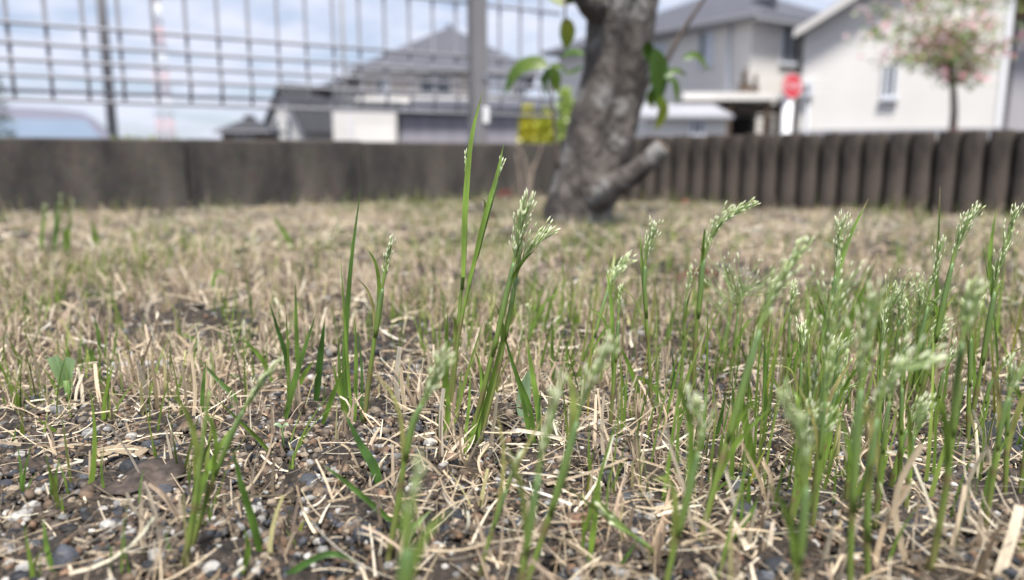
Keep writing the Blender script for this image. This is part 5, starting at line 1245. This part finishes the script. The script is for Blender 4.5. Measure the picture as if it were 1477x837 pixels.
stalk('stubby broad shoot with an unopened pale green panicle', [(582, 845), (588, 770), (600, 690)], 0.115, 0.55, 14, 0.2, 1.6, white=0.0)
stalk('thin leaning shoot tipped with a few pale spikelets', [(690, 837), (708, 770), (726, 715), (742, 672)], 0.170, 0.75, 8, 0.2, 0.8, white=0.5)
stalk('yellowish stalk rising from the gravel with a shrivelled sheath', [(262, 837), (280, 735), (292, 640), (302, 565)], 0.172, None, 0, 0.2, 1.35, [([(272, 790), (292, 700), (320, 640), (350, 600)], 9, 0.002)])
stalk('slanting stalk with a tight green unopened panicle', [(285, 762), (312, 680), (340, 612), (362, 575), (388, 536)], 0.180, 0.70, 26, 0.22, 0.95, white=0.1)
stalk('low white-flowered shoot lying over the straw', [(935, 790), (912, 772), (890, 757), (876, 744)], 0.176, 0.45, 12, 0.3, 0.7, white=0.7)
stalk('stalk with a fine brownish spike rising from the crowd', [(1285, 600), (1290, 520), (1296, 460), (1299, 428)], None, 0.68, 18, 0.5, 0.75, white=0.45)
stalk('weak stalk with a small open panicle in the crowd', [(1262, 600), (1268, 520), (1280, 455), (1292, 430)], None, 0.6, 18, 0.7, 0.7, openp=0.4, white=0.4)
stalk('wiry stalk with a sparse white spray between the crowded stems', [(1325, 600), (1328, 530), (1336, 470), (1342, 435)], None, 0.62, 16, 0.7, 0.7, openp=0.5, white=0.5)
stalk('wiry low stalk with a thin spike beside the pale stones', [(757, 520), (762, 490), (764, 465), (763, 452)], None, 0.6, 9, 0.3, 0.7)
random.seed(77)
crowd = []
for i in range(30):
    x = random.uniform(1130, 1475); y = random.uniform(575, 770); Lp = random.uniform(90, 210)*(0.8+0.5*(y-575)/200); dx_ = random.uniform(5, 45)
    crowd.append((x, y, Lp, dx_))
for (x, y, Lp, dx_) in crowd:
    stalk('slender green seeding stalk crowded among taller ones and straw', [(x, y), (x+dx_*0.3, y-Lp*0.4), (x+dx_*0.6, y-Lp*0.75), (x+dx_*random.uniform(0.9, 1.3), y-Lp)], None, random.uniform(0.68, 0.8), random.randint(8, 22), random.uniform(0.3, 0.7), random.uniform(0.7, 1.0), [([(x+2, y), (x+dx_*0.5, y-Lp*0.5), (x+dx_*random.uniform(0.2, 1.2), y-Lp*random.uniform(0.6, 0.85))], random.uniform(4, 7))], white=random.random()*0.4)
# small far stalks in the lawn on the left
for (x, y, Lp) in ((84, 345, 60), (60, 350, 50), (100, 340, 48)):
    stalk('pale seeding stalk in the weedy tuft before the block wall', [(x, y), (x+1, y-Lp*0.5), (x+4, y-Lp)], None, 0.7, 10, 0.5, 1.6, group='stalks by the block wall', sp=1.5)

# ------------------------------------------------------------------ leafy grass tufts: each blade a leaf
def tuft(label, leaves, cat='grass tuft', shade=1.0):
    bx, by = leaves[0][0][0]; b0 = ground(bx, by); t_ = thing('grass_tuft', label, cat, b0, 0, 'green grass tufts')
    random.seed(int(bx+by))
    for pts, w_ in leaves:
        f0 = ground(*pts[0]); Yb = f0.y; n = len(pts); k = random.uniform(-0.006, 0.010)
        Q = [at_y(x, y, Yb + k*i/(n-1)) - b0 for i, (x, y) in enumerate(pts)]
        Q[0] = Q[0] - Vector((0, 0, 0.001))
        c = tuple(x*shade for x in vlerp(LB, (0.05, 0.12, 0.022), random.random()))
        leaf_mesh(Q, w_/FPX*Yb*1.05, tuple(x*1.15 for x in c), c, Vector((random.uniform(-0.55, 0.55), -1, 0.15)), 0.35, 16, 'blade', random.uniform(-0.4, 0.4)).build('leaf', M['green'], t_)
    return t_
tuft('tuft of broad dark green blades spreading like a hand', [([(411, 606), (425, 555), (440, 505), (457, 450)], 12), ([(420, 562), (413, 510), (400, 470), (388, 434)], 11), ([(431, 545), (428, 480), (426, 402)], 7), ([(455, 585), (462, 520), (469, 456)], 10), ([(463, 615), (480, 572), (498, 528)], 8), ([(428, 560), (440, 538), (455, 518)], 7), ([(415, 590), (416, 520), (412, 440)], 4)])
tuft('upright tuft of thin blades topped by one very long blade', [([(500, 600), (498, 520), (506, 390), (521, 266)], 9), ([(508, 605), (500, 500), (491, 366)], 5), ([(512, 610), (514, 520), (512, 452)], 6), ([(495, 600), (490, 540), (488, 480)], 5), ([(520, 612), (522, 540), (516, 470)], 4), ([(505, 612), (488, 560), (480, 520)], 5)])
tuft('tuft with blades bending flat over the stubble', [([(336, 594), (337, 572), (318, 552), (282, 513)], 9), ([(396, 556), (380, 522), (362, 500), (342, 484)], 6), ([(302, 508), (282, 492), (260, 480)], 6), ([(395, 655), (372, 632), (345, 606), (309, 572)], 7), ([(290, 605), (293, 560), (297, 520)], 6), ([(312, 560), (306, 530), (304, 505)], 5), ([(360, 560), (345, 545), (325, 540)], 5)])
tuft('single dark broad blade curving up from the litter', [([(377, 798), (366, 752), (349, 698), (333, 636)], 14), ([(345, 830), (358, 795), (352, 760)], 9)])
tuft('low tuft of two broad blades arching over black stones', [([(548, 700), (538, 672), (520, 642), (496, 594)], 14), ([(582, 762), (531, 722), (495, 692), (462, 668)], 9), ([(575, 800), (595, 765), (622, 735)], 12)])
tuft('group of stiff cut-tipped blades beside the bushy clump', [([(642, 600), (643, 530), (646, 447)], 9), ([(577, 560), (575, 535), (572, 505)], 7), ([(640, 640), (646, 590), (645, 560)], 8), ([(655, 610), (662, 570), (666, 530)], 5)])
tuft('tuft of dark narrow blades around the round pale leaf', [([(771, 640), (764, 590), (745, 540), (722, 466)], 9), ([(780, 640), (776, 590), (767, 535), (759, 484)], 9), ([(768, 650), (757, 590), (740, 524)], 7), ([(785, 650), (778, 605), (780, 560)], 6), ([(745, 540), (780, 545), (820, 528), (842, 512)], 5), ([(800, 560), (797, 520), (796, 452)], 6), ([(815, 545), (818, 515), (816, 490)], 5), ([(824, 548), (826, 515), (828, 498)], 4)])
tuft('tuft with two blades drooping towards the stubble', [([(930, 600), (922, 572), (906, 525), (890, 493)], 8), ([(962, 580), (942, 560), (928, 548), (915, 544)], 9), ([(915, 605), (900, 560), (893, 510)], 6), ([(950, 600), (948, 560), (952, 500)], 4), ([(965, 590), (972, 540), (968, 500)], 4)])
tuft('tuft of narrow dark blades leaning one way between pale stones', [([(1138, 583), (1148, 520), (1161, 485), (1177, 434)], 8), ([(1136, 580), (1138, 545), (1141, 508)], 8), ([(1103, 640), (1102, 560), (1103, 472)], 8), ([(1108, 600), (1105, 540), (1114, 455)], 6), ([(1085, 590), (1080, 560), (1076, 535)], 6)])
tuft('dark broad blades overtopping the fluffy panicle', [([(1208, 520), (1222, 475), (1240, 430), (1266, 370)], 9), ([(1272, 456), (1250, 438), (1226, 415)], 8), ([(1196, 600), (1204, 540), (1208, 490)], 7)])
tuft('single drooping dark blade under the broad leaning stalk', [([(1092, 695), (1082, 645), (1072, 590), (1070, 558)], 11), ([(1030, 640), (1040, 600), (1048, 560)], 6)])
tuft('long needle blades rising over the crowded panicles', [([(1342, 560), (1350, 420), (1356, 268)], 6), ([(1335, 495), (1346, 450), (1360, 403)], 5), ([(1405, 600), (1404, 520), (1395, 430)], 6), ([(1440, 600), (1436, 480), (1415, 340)], 3)])
tuft('young tuft of erect blades behind the pale seedling', [([(145, 525), (142, 480), (135, 456)], 6), ([(152, 530), (154, 490), (156, 450)], 6), ([(146, 560), (144, 530), (145, 500)], 5), ([(140, 535), (132, 515), (130, 500)], 6)])
tuft('short tuft of three fine blades sprouting from the gravel', [([(32, 715), (36, 680), (48, 632)], 4), ([(30, 712), (30, 680), (25, 640)], 4), ([(34, 715), (42, 700), (52, 680)], 3)])
tuft('fine forked sprout beside the brown leaf', [([(75, 720), (72, 680), (62, 640)], 5), ([(77, 722), (80, 690), (88, 652)], 4)])
tuft('curved blade bowed over the large blue-grey stone', [([(80, 830), (68, 790), (62, 745)], 8), ([(120, 837), (105, 825), (92, 812)], 7)])
tuft('pair of thin blades standing before the brown leaf', [([(175, 837), (178, 780), (184, 715)], 6), ([(190, 835), (182, 800), (180, 770)], 5), ([(158, 835), (160, 800), (158, 785)], 4), ([(248, 800), (242, 780), (238, 765)], 7)])
tuft('thin looped blade sprouting through the brown leaf', [([(200, 735), (203, 700), (209, 674)], 4), ([(155, 720), (148, 695), (145, 648)], 4)])
tuft('sturdy green blade clump beside the flat tan straw', [([(848, 815), (858, 745), (868, 690)], 10), ([(840, 800), (842, 760), (840, 735)], 5), ([(880, 830), (905, 800), (925, 770)], 6)])
tuft('low tuft of blades lying over each other', [([(395, 835), (470, 800), (520, 812)], 10), ([(1040, 790), (1080, 745), (1095, 715)], 8), ([(1180, 700), (1215, 680), (1250, 640)], 6)], shade=1.05)
tuft('thin greenish tuft in the stubble before the block wall', [([(60, 365), (62, 335), (66, 300)], 8), ([(78, 370), (82, 330), (80, 288)], 8), ([(100, 368), (98, 340), (104, 310)], 8), ([(140, 360), (138, 340), (132, 318)], 8), ([(90, 372), (94, 345), (92, 322)], 6)])
tuft('drooping dark blade arching alone over pale stubble', [([(422, 360), (412, 338), (392, 310)], 8), ([(310, 425), (308, 410), (314, 392), (334, 398)], 8)])
# seedlings
def seedling(label, px, py, s_, cols):
    b0 = ground(px, py); t_ = thing('seedling', label, 'seedling', b0)
    mpp_ = b0.y*1.05/FPX*s_
    MB().tube([(0, 0, 0), (0, 0, 14*mpp_), (-0.4*mpp_, 0, 30*mpp_)], [3.4*mpp_, 3.8*mpp_, 4.2*mpp_], 8, [cols[0]]*3).build('stem', M['green'], t_)
    for (a, b, w_) in ((-10, 62, 20), (12, 60, 18), (-2, 56, 16)):
        leaf_mesh([Vector((0, 0, 22*mpp_)), Vector((a*0.35*mpp_, -3*mpp_, 40*mpp_)), Vector((a*mpp_, -6*mpp_, b*mpp_))], w_*mpp_, cols[0], cols[1], Vector((0, -1, 0.1)), 0.3, 8, 'strip').build('leaf', M['green'], t_)
seedling('pale green seedling with blunt broad leaves in the dry stubble', 100, 582, 1.15, ((0.24, 0.38, 0.13), (0.36, 0.52, 0.26)))
b0 = ground(409, 655); t_ = thing('seedling', 'tiny sprout with two round whitish leaves on a fine stem', 'seedling', b0); mp_ = b0.y*1.05/FPX
MB().tube([(0, 0, 0), (mp_, 0, 20*mp_), (0, 0, 42*mp_)], [1.6*mp_, 1.4*mp_, 1.2*mp_], 6, [(0.13, 0.22, 0.06)]*3).build('stem', M['green'], t_)
for a in (-1, 1): leaf_mesh([Vector((0, 0, 40*mp_)), Vector((a*6*mp_, -2*mp_, 46*mp_)), Vector((a*11*mp_, -4*mp_, 45*mp_))], 9*mp_, (0.30, 0.42, 0.2), (0.5, 0.62, 0.42), Vector((0, -0.6, 1)), 0.2, 6).build('leaf', M['green'], t_)
